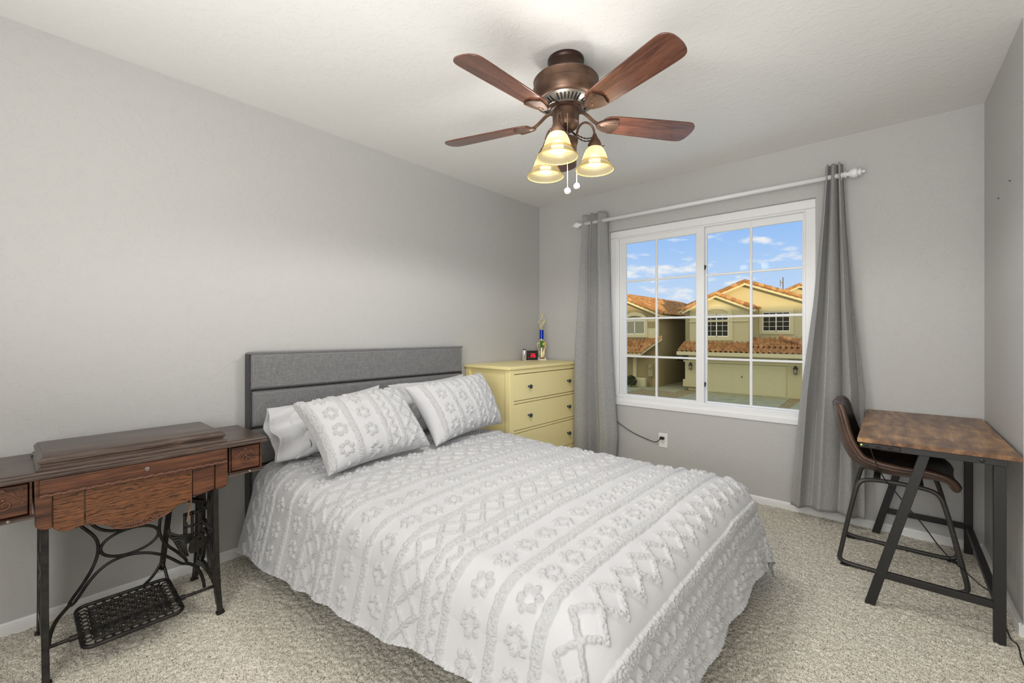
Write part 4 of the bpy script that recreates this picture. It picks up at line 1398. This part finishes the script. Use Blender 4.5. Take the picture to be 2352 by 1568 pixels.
# curved side stiles, flaps and the drop panel
yz = lambda pts, x: [(x, a, b_) for a, b_ in pts]
MB().prism(yz([(0.064, 0.690), (0.107, 0.690), (0.107, 0.516), (0.098, 0.512), (0.080, 0.516), (0.066, 0.530)], -2.243), (0.038, 0, 0)).build('stile', M['oak'], sm, bevel=0.003)
MB().prism(yz([(0.594, 0.690), (0.640, 0.690), (0.640, 0.530), (0.630, 0.520), (0.610, 0.516), (0.594, 0.520)], -2.243), (0.038, 0, 0)).build('stile', M['oak'], sm, bevel=0.003)
MB().prism(yz(smooth_pts := [(0.108, 0.634), (0.1885, 0.634), (0.1885, 0.497), (0.172, 0.493), (0.150, 0.489), (0.132, 0.491), (0.118, 0.500), (0.108, 0.512)], -2.226), (0.014, 0, 0)).build('flap', M['oak_fig'], sm, bevel=0.002)
MB().prism(yz([(0.514, 0.634), (0.593, 0.634), (0.593, 0.520), (0.570, 0.514), (0.545, 0.509), (0.520, 0.506), (0.514, 0.510)], -2.228), (0.014, 0, 0)).build('flap', M['oak'], sm, bevel=0.002)
dpn = MB().prism(yz([(0.1905, 0.634), (0.511, 0.634), (0.511, 0.496), (0.490, 0.492), (0.470, 0.488), (0.455, 0.482), (0.444, 0.470), (0.430, 0.462), (0.405, 0.455), (0.370, 0.446), (0.335, 0.442), (0.300, 0.447), (0.275, 0.456), (0.255, 0.470), (0.240, 0.482), (0.215, 0.491), (0.1905, 0.497)], -2.224), (0.016, 0, 0)).build('drop_panel', M['oak_fig'], sm, bevel=0.002)


def spiral(cy, cz, r0, turns, x, a0=0.0, sg=1, n=28):
    return [(x, cy + sg * r0 * (1 - i / n * 0.85) * math.cos(a0 + turns * 2 * PI * i / n), cz + r0 * (1 - i / n * 0.85) * math.sin(a0 + turns * 2 * PI * i / n)) for i in range(n + 1)]


cv = MB()
xs = -2.2055
for cy, cz, r, sg, a0 in ((0.352, 0.459, 0.014, 1, 3.6), (0.374, 0.463, 0.014, -1, 3.6), (0.392, 0.468, 0.009, 1, 2.0), (0.408, 0.470, 0.008, -1, 2.0)):
    cv.tube(spiral(cy, cz, r, 1.5, xs, a0, sg), 0.0028, 6)
for i in range(8):
    yy = 0.288 + i * 0.0078
    cv.tube(smooth([(xs, yy - 0.004, 0.454 - 0.010 * (i / 8)), (xs + 0.002, yy, 0.460), (xs, yy + 0.010, 0.470 - 0.006 * (i / 8))], 2), 0.0026, 6)
cv.tube(smooth([(xs, 0.268, 0.461), (xs, 0.290, 0.452), (xs, 0.335, 0.446), (xs, 0.385, 0.453), (xs, 0.425, 0.465), (xs, 0.440, 0.476), (xs, 0.430, 0.480)], 3), 0.0032, 6)
cv.build('carving', M['carved'], dpn, ang=180)
for y0, y1 in ((0.066, 0.082), (0.622, 0.638)):
    MB().box(-2.545, -2.243, y0, y1, 0.55, 0.690).build('end_panel', M['oak'], sm)
MB().box(-2.555, -2.54, 0.066, 0.638, 0.55, 0.690).build('back_panel', M['oak'], sm)
# a side drawer box hangs under each wing of the top
for sg, yc in ((1, 0.716), (-1, -0.006)):
    hw_ = 0.066
    cs = MB().box(-2.53, -2.222, yc - hw_, yc - hw_ + 0.006, 0.566, 0.690).box(-2.53, -2.222, yc + hw_ - 0.006, yc + hw_, 0.566, 0.690).box(-2.53, -2.222, yc - hw_, yc + hw_, 0.566, 0.572).box(-2.53, -2.522, yc - hw_, yc + hw_, 0.566, 0.690).build('drawer_case', M['oak'], sm)
    MB().tube([(-2.216, yc - hw_ - 0.004, 0.5665), (-2.216, yc + hw_ + 0.004, 0.5665)], 1.0, sec=[(0.006, -0.006), (0.006, 0.004), (0.003, 0.008), (-0.002, 0.006), (-0.006, 0.008), (-0.006, -0.006)], up=(0, 0, 1)).build('case_moulding', M['sew_top'], cs)
    df = MB().box(-2.50, -2.2205, yc - hw_ + 0.009, yc + hw_ - 0.009, 0.577, 0.680).build('drawer', M['oak'], sm, bevel=0.003)
    rl = MB()
    x_ = -2.2195
    for m_ in (-1, 1):
        for cy, cz, r, a0 in ((0.042, 0.660, 0.008, 0.5), (0.043, 0.640, 0.0075, 3.5), (0.022, 0.655, 0.007, 1.0), (0.044, 0.622, 0.005, 2.0)):
            rl.tube(spiral(yc + m_ * cy, cz, r, 1.3, x_, a0, m_), 0.0021, 5)
        rl.tube(smooth([(x_, yc, 0.668), (x_, yc + m_ * 0.012, 0.660), (x_, yc + m_ * 0.026, 0.650), (x_, yc + m_ * 0.036, 0.634)], 2), 0.0024, 5)
    rl.ball((x_, yc, 0.668), 0.007, 10, 6, (0.5, 1, 1))
    rl.build('carving', M['carved'], df, ang=180)
    MB().tube(spiral(yc + 0.004, 0.622, 0.021, 1.25, -2.2155, 2.2, 1, 40), 0.0024, 6).lathe([(0, 0), (0.006, 0), (0.005, 0.004), (0, 0.005)], 12, (-2.2205, yc, 0.637), (1, 0, 0)).build('ring_pull', M['carved'], df, ang=180)
    MB().lathe([(0, 0), (0.0045, 0), (0.005, 0.002), (0.003, 0.003), (0, 0.001)], 14, (-2.210, yc + 0.012, 0.5665), (1, 0, 0)).build('keyhole', M['pewter'], cs)


# ---- cast iron end frames
def end_frame(y):
    mb_ = MB()
    XC = -2.362
    rect = [(0.5, 0.5), (0.5, -0.5), (-0.5, -0.5), (-0.5, 0.5)]

    def strap(pts, w_, t, it=2, closed=False):
        p_ = smooth([(x, y, z) for x, z in pts], it, closed)
        mb_.tube(p_, 1.0, sec=[(a * t, b_ * w_) for a, b_ in rect], up=(0, 1, 0), closed=closed)
    for s_ in (1, -1):
        f = lambda pts: [(XC + s_ * a, z) for a, z in pts]
        strap(f([(0.128, 0.565), (0.130, 0.45), (0.136, 0.33), (0.148, 0.20), (0.164, 0.10), (0.186, 0.03), (0.196, 0.0)]), 0.020, 0.019)
        strap(f([(0.184, 0.004), (0.196, 0.004), (0.208, 0.004)]), 0.010, 0.030, 0)
        strap(f([(0.072, 0.565), (0.088, 0.46), (0.108, 0.40), (0.130, 0.34)]), 0.016, 0.012)
        strap(f([(0.0, 0.30), (0.05, 0.285), (0.092, 0.225), (0.112, 0.15), (0.146, 0.075), (0.170, 0.03)]), 0.020, 0.016)
        strap(ell2((XC + s_ * 0.070, 0.385), 0.028, 0.080, 0.0), 0.014, 0.014, 1, True)
        strap(ell2((XC + s_ * 0.108, 0.265), 0.021, 0.062, s_ * 0.10), 0.014, 0.014, 1, True)
        strap(ell2((XC + s_ * 0.062, 0.195), 0.026, 0.058, s_ * 0.35), 0.013, 0.014, 1, True)
    strap(ell2((XC, 0.47), 0.044, 0.075, 0), 0.014, 0.014, 1, True)
    strap([(XC - 0.135, 0.335), (XC, 0.325), (XC + 0.135, 0.335)], 0.022, 0.016, 1)
    strap([(XC - 0.13, 0.105), (XC - 0.07, 0.125), (XC, 0.130), (XC + 0.07, 0.125), (XC + 0.13, 0.105)], 0.026, 0.016)
    strap([(XC - 0.14, 0.556), (XC + 0.14, 0.556)], 0.022, 0.022, 0)
    return mb_.build('end_frame', M['iron'], sm, ang=40, bevel=0.003)


def ell2(c, rx, rz, tilt, n=22):
    ct_, st_ = math.cos(tilt), math.sin(tilt)
    return [(c[0] + rx * math.cos(2 * PI * i / n) * ct_ - rz * math.sin(2 * PI * i / n) * st_, c[1] + rx * math.cos(2 * PI * i / n) * st_ + rz * math.sin(2 * PI * i / n) * ct_) for i in range(n)]


for y in (0.090, 0.600):
    end_frame(y)
# ---- rear brace between the frames
BXp = -2.372
b3 = lambda pts: [(BXp, a, z) for a, z in pts]
br = MB()
br.tube(smooth(b3(ell2((0.338, 0.338), 0.092, 0.052, 0.06)), 1, True), 0.0058, 8, closed=True)
br.tube(smooth(b3([(0.130, 0.555), (0.165, 0.480), (0.200, 0.435), (0.236, 0.385), (0.243, 0.335), (0.228, 0.275), (0.195, 0.215), (0.165, 0.172), (0.158, 0.155), (0.166, 0.150), (0.180, 0.165), (0.215, 0.225), (0.255, 0.266), (0.305, 0.283), (0.350, 0.281), (0.400, 0.266), (0.450, 0.235), (0.490, 0.195), (0.515, 0.170), (0.528, 0.172), (0.528, 0.186), (0.495, 0.232), (0.455, 0.278), (0.436, 0.318), (0.430, 0.360), (0.440, 0.420), (0.470, 0.490), (0.520, 0.550)]), 3), 0.0058, 8)
br.tube(smooth(b3([(0.160, 0.154), (0.140, 0.132), (0.122, 0.108), (0.109, 0.070), (0.105, 0.030)]), 2), 0.0068, 8)
br.tube(smooth(b3([(0.524, 0.171), (0.552, 0.155), (0.575, 0.120), (0.590, 0.075), (0.595, 0.035)]), 2), 0.0068, 8)
br.tube(smooth(b3([(0.200, 0.490), (0.230, 0.425), (0.280, 0.394), (0.330, 0.391)]), 2), 0.0058, 8)
br.build('brace', M['iron'], sm, ang=180)
# ---- treadle
tilt = 0.10


def tpt(u, v, h=0.0):        # u along y, v from back to front
    return (-2.405 + v, 0.178 + u, 0.118 - tilt * v + h)


def rrect(u0, u1, v0, v1, r, h=0.0):
    pts = []
    for cu, cv_, a0 in ((u1 - r, v1 - r, 0), (u0 + r, v1 - r, PI / 2), (u0 + r, v0 + r, PI), (u1 - r, v0 + r, 1.5 * PI)):
        for i in range(6):
            a = a0 + i * PI / 10
            pts.append(tpt(cu + r * math.cos(a), cv_ + r * math.sin(a), h))
    return pts


TW, TD = 0.288, 0.278
td = MB()
td.tube(rrect(0, TW, 0, TD, 0.03), 0.0072, 8, closed=True)
td.tube(rrect(0.034, TW - 0.034, 0.036, TD - 0.036, 0.004), 0.0042, 6, closed=True)
for i in range(7):
    for j in range(5):
        cu = 0.034 + (TW - 0.068) * (i + 0.5) / 7; cv_ = 0.036 + (TD - 0.072) * (j + 0.5) / 5
        for rr in (1.0, 0.5):
            td.tube([tpt(cu + 0.0128 * rr * math.cos(2 * PI * q_ / 14), cv_ + 0.0175 * rr * math.sin(2 * PI * q_ / 14), 0.001) for q_ in range(14)], 0.0026, 5, closed=True)
for i in range(9):
    for v_ in (0.019, TD - 0.019):
        cu = 0.03 + (TW - 0.06) * (i + 0.5) / 9
        td.tube([tpt(cu + 0.0115 * math.cos(2 * PI * q_ / 14), v_ + 0.0105 * math.sin(2 * PI * q_ / 14), 0.001) for q_ in range(14)], 0.0026, 5, closed=True)
for j in range(8):
    for u_ in (0.018, TW - 0.018):
        cv_ = 0.03 + (TD - 0.06) * (j + 0.5) / 8
        td.tube([tpt(u_ + 0.0105 * math.cos(2 * PI * q_ / 14), cv_ + 0.0115 * math.sin(2 * PI * q_ / 14), 0.001) for q_ in range(14)], 0.0026, 5, closed=True)
for i in range(8):
    cu = 0.034 + (TW - 0.068) * i / 7
    td.bar(tpt(cu, 0.036), tpt(cu, TD - 0.036), 0.0022, 0.003)
for j in range(6):
    cv_ = 0.036 + (TD - 0.072) * j / 5
    td.bar(tpt(0.034, cv_), tpt(TW - 0.034, cv_), 0.0022, 0.003)
td.build('treadle', M['iron'], sm, ang=180)
MB().tube([(-2.225, 0.098, 0.096), (-2.225, 0.592, 0.096)], 0.0062, 10).tube([(-2.225, 0.15, 0.096), (-2.225, 0.18, 0.096)], 0.010, 10).tube([(-2.225, 0.466, 0.096), (-2.225, 0.49, 0.096)], 0.010, 10).build('treadle_axle', M['iron'], sm)
MB().tube(smooth([tpt(0.20, 0.006), tpt(0.245, -0.02, 0.02), tpt(0.275, -0.03, 0.065)], 2), 0.006, 8).tube(smooth([tpt(0.287, 0.01), tpt(0.283, -0.015, 0.03), tpt(0.275, -0.03, 0.07)], 2), 0.006, 8).build('treadle_horn', M['iron'], sm, ang=180)
MB().bar((-2.435, 0.452, 0.155), (-2.43, 0.485, 0.48), 0.020, 0.012, (1, 0, 0)).tube(ell((-2.433, 0.453, 0.168), 0.014, 0.014, (1, 0, 0), (0, 0.1, 1), 12), 0.006, 6, closed=True).build('pitman_rod', M['iron'], sm)
# ---- pierced guard with a ribbed shell, and the drive belt
gx_ = -2.300
gd = MB()
for y0, y1, z0, z1 in ((0.500, 0.515, 0.29, 0.415), (0.527, 0.538, 0.29, 0.420), (0.552, 0.567, 0.27, 0.415)):
    gd.box(gx_ - 0.006, gx_ + 0.006, y0, y1, z0, z1)
for z0, z1 in ((0.404, 0.418), (0.352, 0.362), (0.316, 0.325), (0.285, 0.296)):
    gd.box(gx_ - 0.006, gx_ + 0.006, 0.500, 0.567, z0, z1)
gd.build('belt_guard', M['iron'], sm, bevel=0.003)
MB().prism(yz(smooth([(0.530, 0.300), (0.567, 0.318), (0.578, 0.290), (0.606, 0.284), (0.606, 0.258), (0.572, 0.256), (0.552, 0.244), (0.534, 0.236), (0.516, 0.244)], 2, True), gx_ - 0.008), (0.014, 0, 0)).build('guard_bracket', M['iron'], sm)
shl = MB()
for i in range(8):
    t = i / 7
    tipy, tipz = 0.452 + 0.058 * t ** 1.3, 0.352 - 0.112 * t ** 0.9
    shl.tube(smooth([(gx_ + 0.004, 0.528, 0.318 - 0.015 * t), (gx_ + 0.016, 0.505 - 0.01 * (1 - t), 0.330 - 0.030 * t), (gx_ + 0.018, 0.478 + 0.024 * t, 0.334 - 0.056 * t), (gx_ + 0.010, tipy, tipz)], 2), 0.0062, 7)
shl.tube(smooth([(gx_ + 0.008, 0.448, 0.372), (gx_ + 0.010, 0.450, 0.345), (gx_ + 0.011, 0.470, 0.318), (gx_ + 0.012, 0.484, 0.280), (gx_ + 0.010, 0.498, 0.244), (gx_ + 0.008, 0.516, 0.238)], 2), 0.0065, 7)
shl.build('shell_ornament', M['iron'], sm, ang=180)
MB().tube(smooth([(-2.26, 0.515, 0.520), (-2.262, 0.521, 0.47), (-2.272, 0.514, 0.43), (-2.282, 0.510, 0.385)], 2), 0.0032, 8).build('drive_belt', M['tan'], sm, ang=180)
MB().box(-2.46, -2.38, 0.50, 0.59, 0.50, 0.56).bar((-2.43, 0.47, 0.47), (-2.35, 0.59, 0.43), 0.022, 0.02).bar((-2.40, 0.52, 0.44), (-2.37, 0.59, 0.50), 0.03, 0.02).build('wheel_bearing', M['iron'], sm, bevel=0.004)

# ================================================================== outside
GZ = -2.66
struct(MB().box(-60, 40, 14.0, 90, GZ - 0.3, GZ).build('ground', M['gravel']))
struct(MB().prism([(-9.75, 14.0, GZ), (-9.75, 30.8, GZ), (-4.6, 30.8, GZ), (-4.2, 14.0, GZ)], (0, 0, 0.02)).build('driveway', M['concrete']))
struct(MB().box(-16.6, -13.2, 14.0, 30.6, GZ, GZ + 0.02).build('driveway', M['concrete']))
struct(MB().box(-13.2, -10.8, 29.0, 40, GZ, GZ + 0.018).build('path', M['concrete']))
struct(MB().box(-4.0, 0.0, 20.0, 31.0, GZ, GZ + 0.015).build('path', M['concrete']))
# our own row, unseen: roof and walls added to shade the walls opposite
struct(MB().loft([[(x, 3.62, 2.50), (x, -3.0, 4.65), (x, -9.6, 2.50)] for x in (-45, 40)]).build('roof_own_sunblock', M['tile']))
struct(MB().box(-45, XW - 0.2, -9.0, 3.3, GZ, 2.5).box(XE2 + 0.2, 40, -9.0, 3.3, GZ, 2.5).box(XW - 0.2, XE2 + 0.2, -9.0, 3.6, GZ, -0.35).box(XW - 0.2, XE2 + 0.2, -9.0, YS - 0.3, -0.35, 2.5).build('exterior_wall_sunblock', M['stucco_tan']))


def tiled(O, U, Vv, name, parent, tw=0.30, cl=0.40, mat=None):
    """clay tile roof: O eave corner, U along the eave, Vv up the slope"""
    O = np.array(O, float); U = np.array(U, float); Vv = np.array(Vv, float)
    lu, lv = np.linalg.norm(U), np.linalg.norm(Vv)
    n = np.cross(U, Vv); n /= np.linalg.norm(n)
    if n[2] < 0:
        n = -n
    nt_, nc = max(2, round(lu / tw)), max(1, round(lv / cl))
    a = np.linspace(0, 1, nt_ * 8 + 1)
    bs, hs = [], []
    for c in range(nc):
        for t, hh_ in ((0.0, 0.055), (0.5, 0.03), (0.999, 0.0)):
            bs.append((c + t) / nc); hs.append(hh_)
    bs = np.array(bs); hs = np.array(hs)
    A, B = np.meshgrid(a, bs, indexing='ij')
    Hh = 0.085 * np.maximum(np.sin(2 * PI * A * nt_), -0.5) + hs[None, :]
    Pn = O + A[..., None] * U + B[..., None] * Vv + n * Hh[..., None]
    return grid_mesh(name, Pn, mat or M['tile'], parent)


def slab(O, U, Vv, t, name, parent, mat):
    O = Vector(O); U = Vector(U); Vv = Vector(Vv)
    return MB().prism([O, O + U, O + U + Vv, O + Vv], (0, 0, -t)).build(name, mat, parent)


def rake(p0, p1, name, parent, r=0.13):
    p0 = Vector(p0); p1 = Vector(p1)
    n = max(1, round((p1 - p0).length / 0.42))
    mb_ = MB()
    for i in range(n):
        a = p0.lerp(p1, i / n); b_ = p0.lerp(p1, (i + 1.12) / n)
        mb_.tube([a, b_], [r * 1.12, r * 0.9], 10)
    return mb_.build(name, M['tile'], parent)


def gable(parent, x0, x1, xa, ze, za, zb, y0, y1, mat, over=0.35, lo=None, hi=None, nm='gable_wall'):
    """wall block with a gable facing -Y; eave height ze, apex (xa, za)"""
    MB().prism([(x0, y0, zb), (x1, y0, zb), (x1, y0, ze), (xa, y0, za), (x0, y0, ze)], (0, y1 - y0, 0)).build(nm, mat, parent)
    sl = (za - ze) / (xa - x0); sr = (za - ze) / (x1 - xa)
    xl, xr = x0 - over, x1 + over
    zl, zr = ze - sl * over, ze - sr * over
    yf = y0 - 0.35
    tiled((xl, yf, zl + 0.10), (0, y1 - yf, 0), (xa - xl, 0, za - zl), 'roof', parent)
    tiled((xr, y1, zr + 0.10), (0, yf - y1, 0), (xa - xr, 0, za - zr), 'roof', parent)
    for (a, za_), (b_, zb_) in (((xl, zl), (xa, za)), ((xr, zr), (xa, za))):
        MB().prism([(a, yf, za_ - 0.14), (a, yf, za_ + 0.06), (b_, yf, zb_ + 0.06), (b_, yf, zb_ - 0.14)], (0, 0.06, 0)).build('fascia', M['ext_trim'], parent)
        MB().prism([(a, yf + 0.06, za_ - 0.06), (a, yf + 0.06, za_ + 0.05), (b_, yf + 0.06, zb_ + 0.05), (b_, yf + 0.06, zb_ - 0.06)], (0, y0 - yf, 0)).build('soffit', M['ext_trim'], parent)
        rake((a, yf + 0.04, za_ + 0.14), (b_, yf + 0.04, zb_ + 0.14), 'rake_tiles', parent)


def ext_window(parent, x0, x1, z0, z1, y, cols, rows, surround=0.2, gl=None, arch=False, thick=0.06):
    t = surround
    if t:
        mbs_ = MB()
        if arch:
            n = 14
            c = (x0 + x1) / 2; hw2 = (x1 - x0) / 2
            ou = [(c + (hw2 + t) * math.cos(PI * i / n), y - thick, z1 + (t + 0.42) * math.sin(PI * i / n)) for i in range(n + 1)]
            inn_ = [(c + hw2 * math.cos(PI * i / n), y - thick, z1 + 0.36 * math.sin(PI * i / n)) for i in range(n, -1, -1)]
            for i in range(n):
                mbs_.prism([ou[i], ou[i + 1], inn_[n - i - 1], inn_[n - i]], (0, thick, 0))
            mbs_.box(x0 - t, x0, y - thick, y, z0 - t, z1).box(x1, x1 + t, y - thick, y, z0 - t, z1).box(x0, x1, y - thick, y, z0 - t, z0)
        else:
            frame_rect(mbs_, x0 - t, x1 + t, z0 - t, z1 + t, t, y - thick, y)
        mbs_.build('window_surround', M['ext_trim'], parent)
    wf = frame_rect(MB(), x0, x1, z0, z1, 0.05, y - 0.03, y)
    xm = (x0 + x1) / 2
    wf.box(xm - 0.03, xm + 0.03, y - 0.03, y, z0, z1)
    for i in range(1, cols):
        x = x0 + (x1 - x0) * i / cols
        wf.box(x - 0.012, x + 0.012, y - 0.025, y, z0, z1)
    for j in range(1, rows):
        z = z0 + (z1 - z0) * j / rows
        wf.box(x0, x1, y - 0.025, y, z - 0.012, z + 0.012)
    fr_ = wf.build('window', M['vinyl'], parent)
    MB().box(x0, x1, y - 0.012, y - 0.004, z0, z1).build('pane', gl or M['dark_glass'], fr_)


h1 = thing('house', (-7.4, 33, GZ), 'cream stucco house with garage door and two tiled gables across the street', 'house')
MB().box(-10.62, -2.0, 30.8, 38, GZ, 0.0).build('garage_wall', M['stucco'], h1)
MB().box(-10.80, -9.75, 30.68, 30.8, GZ + 0.25, -0.66).box(-10.92, -9.75, 30.60, 30.8, GZ + 0.25, -1.93).build('pillar', M['stucco'], h1)
MB().box(-4.78, -2.0, 30.70, 30.8, GZ, -0.45).build('pillar', M['stucco'], h1)
MB().box(-10.9, -2.0, 30.64, 30.8, -0.72, -0.62).box(-9.72, -4.70, 30.72, 30.8, -0.62, -0.25).build('lintel', M['ext_trim'], h1)
gdr = MB().box(-9.62, -4.80, 30.77, 30.82, GZ + 0.02, -0.62)
gdr.build('garage_door', M['garage'], h1)
gl_ = MB()
for i in range(1, 4):
    z = GZ + 0.02 + i * 0.51
    gl_.box(-9.62, -4.80, 30.764, 30.77, z - 0.012, z + 0.012)
for r_i in range(4):
    for c_i in range(8):
        x0 = -9.55 + c_i * 0.595
        z0 = GZ + 0.10 + r_i * 0.51
        frame_rect(gl_, x0, x0 + 0.50, z0, z0 + 0.34, 0.018, 30.762, 30.77)
gl_.build('door_panels', M['ext_trim'], h1)
MB().box(-7.28, -7.24, 30.74, 30.77, -1.62, -1.50).build('door_handle', M['black_plastic'], h1)
for x, z in ((-10.40, -1.0), (-4.33, -0.96)):
    yb = 30.68 if x < -8 else 30.70
    ln = MB().box(x - 0.07, x + 0.07, yb - 0.20, yb - 0.06, z - 0.20, z + 0.06).build('lantern_glass', M['blind'], h1)
    MB().lathe([(0, 0.26), (0.05, 0.24), (0.08, 0.16), (0.13, 0.08), (0.13, 0.05), (0, 0.05)][::-1], 10, (x, yb - 0.13, z)).box(x - 0.03, x + 0.03, yb - 0.06, yb, z - 0.05, z + 0.16).box(x - 0.08, x + 0.08, yb - 0.21, yb - 0.05, z - 0.23, z - 0.19).box(x - 0.08, x - 0.06, yb - 0.21, yb - 0.19, z - 0.2, z + 0.06).box(x + 0.06, x + 0.08, yb - 0.21, yb - 0.19, z - 0.2, z + 0.06).build('lantern_frame', M['black_metal'], h1)
MB().box(-7.35, -7.02, 30.70, 30.72, -0.50, -0.40).build('number_plate', M['pole'], h1)
# skirt roof over the garage
tiled((-11.15, 30.05, -0.02), (7.9, 0, 0), (0, 1.5, 0.66), 'skirt_roof', h1)
tiled((-6.95, 30.75, 0.30), (5.0, 0, 0), (0, 1.6, 0.64), 'skirt_roof', h1)
MB().box(-11.15, -2.0, 30.02, 30.12, -0.24, 0.0).build('fascia', M['ext_trim'], h1)
MB().box(-11.15, -2.0, 30.12, 30.8, -0.16, -0.08).build('soffit', M['ext_trim'], h1)
rake((-3.6, 30.9, 0.42), (-5.25, 31.6, 1.02), 'hip_tiles', h1, 0.14)
gable(h1, -10.80, -7.05, -9.0, 2.92, 3.78, 0.3, 31.6, 37, M['stucco'], over=0.42)
ext_window(h1, -9.76, -8.27, 1.01, 2.50, 31.6, 4, 4, 0.26, arch=True)
MB().box(-10.80, -7.05, 31.52, 31.6, 2.0, 2.10).build('band', M['ext_trim'], h1)
gable(h1, -11.6, -3.3, -7.53, 3.0, 4.62, 0.3, 33.0, 42, M['stucco'], over=0.4)
ext_window(h1, -6.53, -4.97, 1.36, 2.62, 33.0, 4, 4, 0.2)

h0 = thing('house', (-15.5, 34, GZ), 'tan stucco house with orange roof at the left of the window view', 'house')
MB().box(-20, -12.78, 31.0, 46, GZ, 2.7).build('wall', M['stucco_tan'], h0)
MB().prism([(-20, 30.98, 2.5), (-12.78, 30.98, 2.5), (-12.78, 30.98, 2.62), (-16.6, 30.98, 4.25), (-20, 30.98, 2.62)], (0, 0.3, 0)).build('gable_wall', M['stucco_tan'], h0)
tiled((-12.38, 46, 2.58), (0, -15.35, 0), (-4.3, 0, 1.86), 'roof', h0)
tiled((-20.8, 30.65, 2.58), (0, 15.35, 0), (4.2, 0, 1.86), 'roof', h0)
for (a, za_), (b_, zb_) in (((-12.38, 2.50), (-16.6, 4.32)),):
    MB().prism([(a, 30.65, za_ - 0.16), (a, 30.65, za_ + 0.04), (b_, 30.65, zb_ + 0.04), (b_, 30.65, zb_ - 0.16)], (0, 0.07, 0)).build('fascia', M['ext_trim'], h0)
    rake((a, 30.69, za_ + 0.13), (b_, 30.69, zb_ + 0.13), 'rake_tiles', h0)
MB().box(-12.46, -12.36, 30.7, 46, 2.32, 2.52).build('fascia', M['ext_trim'], h0)
MB().box(-20, -12.78, 30.92, 31.0, 0.9, 2.25).build('wall_band', M['ext_trim'], h0)
ext_window(h0, -15.40, -13.82, 1.17, 2.17, 30.92, 2, 1, 0.22, M['blind'], True)
MB().box(-13.60, -12.95, 30.90, 30.92, 1.62, 2.08).build('niche', M['stucco_tan'], h0)
tiled((-20, 29.75, -0.25), (6.3, 0, 0), (0, 1.35, 1.05), 'skirt_roof', h0)
MB().prism([(-13.75, 29.75, -0.25), (-12.65, 31.0, 0.95), (-13.75, 31.1, 0.95)], (0.001, 0, 0.06)).build('skirt_side', M['tile'], h0)
rake((-13.70, 29.78, -0.18), (-12.62, 31.0, 0.98), 'hip_tiles', h0, 0.12)
MB().prism([(-13.72, 29.72, -0.38), (-13.72, 29.72, -0.20), (-12.62, 30.96, 0.92), (-12.62, 30.96, 0.74)], (0.08, 0, 0)).build('fascia', M['ext_trim'], h0)
MB().box(-20, -13.70, 29.68, 29.78, -0.42, -0.24).build('fascia', M['ext_trim'], h0)
MB().box(-14.75, -14.48, 30.9, 31.0, GZ, -0.5).build('trim_board', M['ext_trim'], h0)
MB().box(-13.54, -13.18, 30.80, 31.0, -1.92, -0.98).box(-13.42, -13.36, 30.88, 30.94, GZ, -1.9).lathe([(0, 0), (0.12, 0), (0.12, 0.10), (0, 0.12)], 12, (-13.36, 30.80, -1.22), (0, -1, 0)).build('meter_box', M['box_grey'], h0)
MB().box(-12.80, -12.74, 34.6, 35.6, -0.9, -0.3).build('side_window', M['dark_glass'], h0)
pb = MB().box(-14.25, -13.52, 30.2, 30.6, GZ, -2.02).build('planter', M['ext_trim'], bevel=0.04)
tag(pb, 'pale block planter beside the shrub in front of the tan house', 'planter')
fnp = MB().box(-12.75, -10.85, 36.5, 36.6, GZ, -0.75)
fnp = fnp.build('fence', M['pole'])
tag(fnp, 'dark wooden fence closing the passage between the two houses', 'fence')
sb = MB()
for i in range(520):
    t = rng.random() * 2 * PI; ph = math.acos(1 - 1.75 * rng.random()); r = 0.40 * (0.65 + 0.35 * rng.random())
    c = Vector((-14.30 + r * math.sin(ph) * math.cos(t), 29.7 + r * math.sin(ph) * math.sin(t), GZ + 0.42 + 1.1 * r * math.cos(ph)))
    a = Vector(rng.normal(size=3)).normalized() * 0.07; b_ = a.cross(Vector(rng.normal(size=3))).normalized() * 0.04
    sb.add([c - a, c + b_, c + a, c - b_], [(0, 1, 2, 3)])
sb.tube([(-14.30, 29.7, GZ), (-14.30, 29.7, GZ + 0.4)], 0.03, 6)
tag(sb.build('shrub', M['leaf'], ang=180), 'small dark green shrub in front of the tan house', 'shrub')
h2 = thing('house', (-5.0, 47, GZ), 'distant house showing only a tiled gable tip behind the cream house', 'house')
gable(h2, -8.6, -3.3, -6.0, 4.2, 5.3, 0, 45, 55, M['stucco'], over=0.4)
pl_ = MB().tube([(-9.42, 58, GZ), (-9.42, 58, 7.62)], 0.055, 8).bar((-9.72, 58, 7.2), (-9.42, 58, 6.9), 0.05, 0.05).tube([(-9.68, 58, 6.6), (-9.68, 58, 7.35)], 0.03, 6)
tag(pl_.build('utility_pole', M['pole']), 'utility pole rising behind the roof of the cream house', 'utility pole')
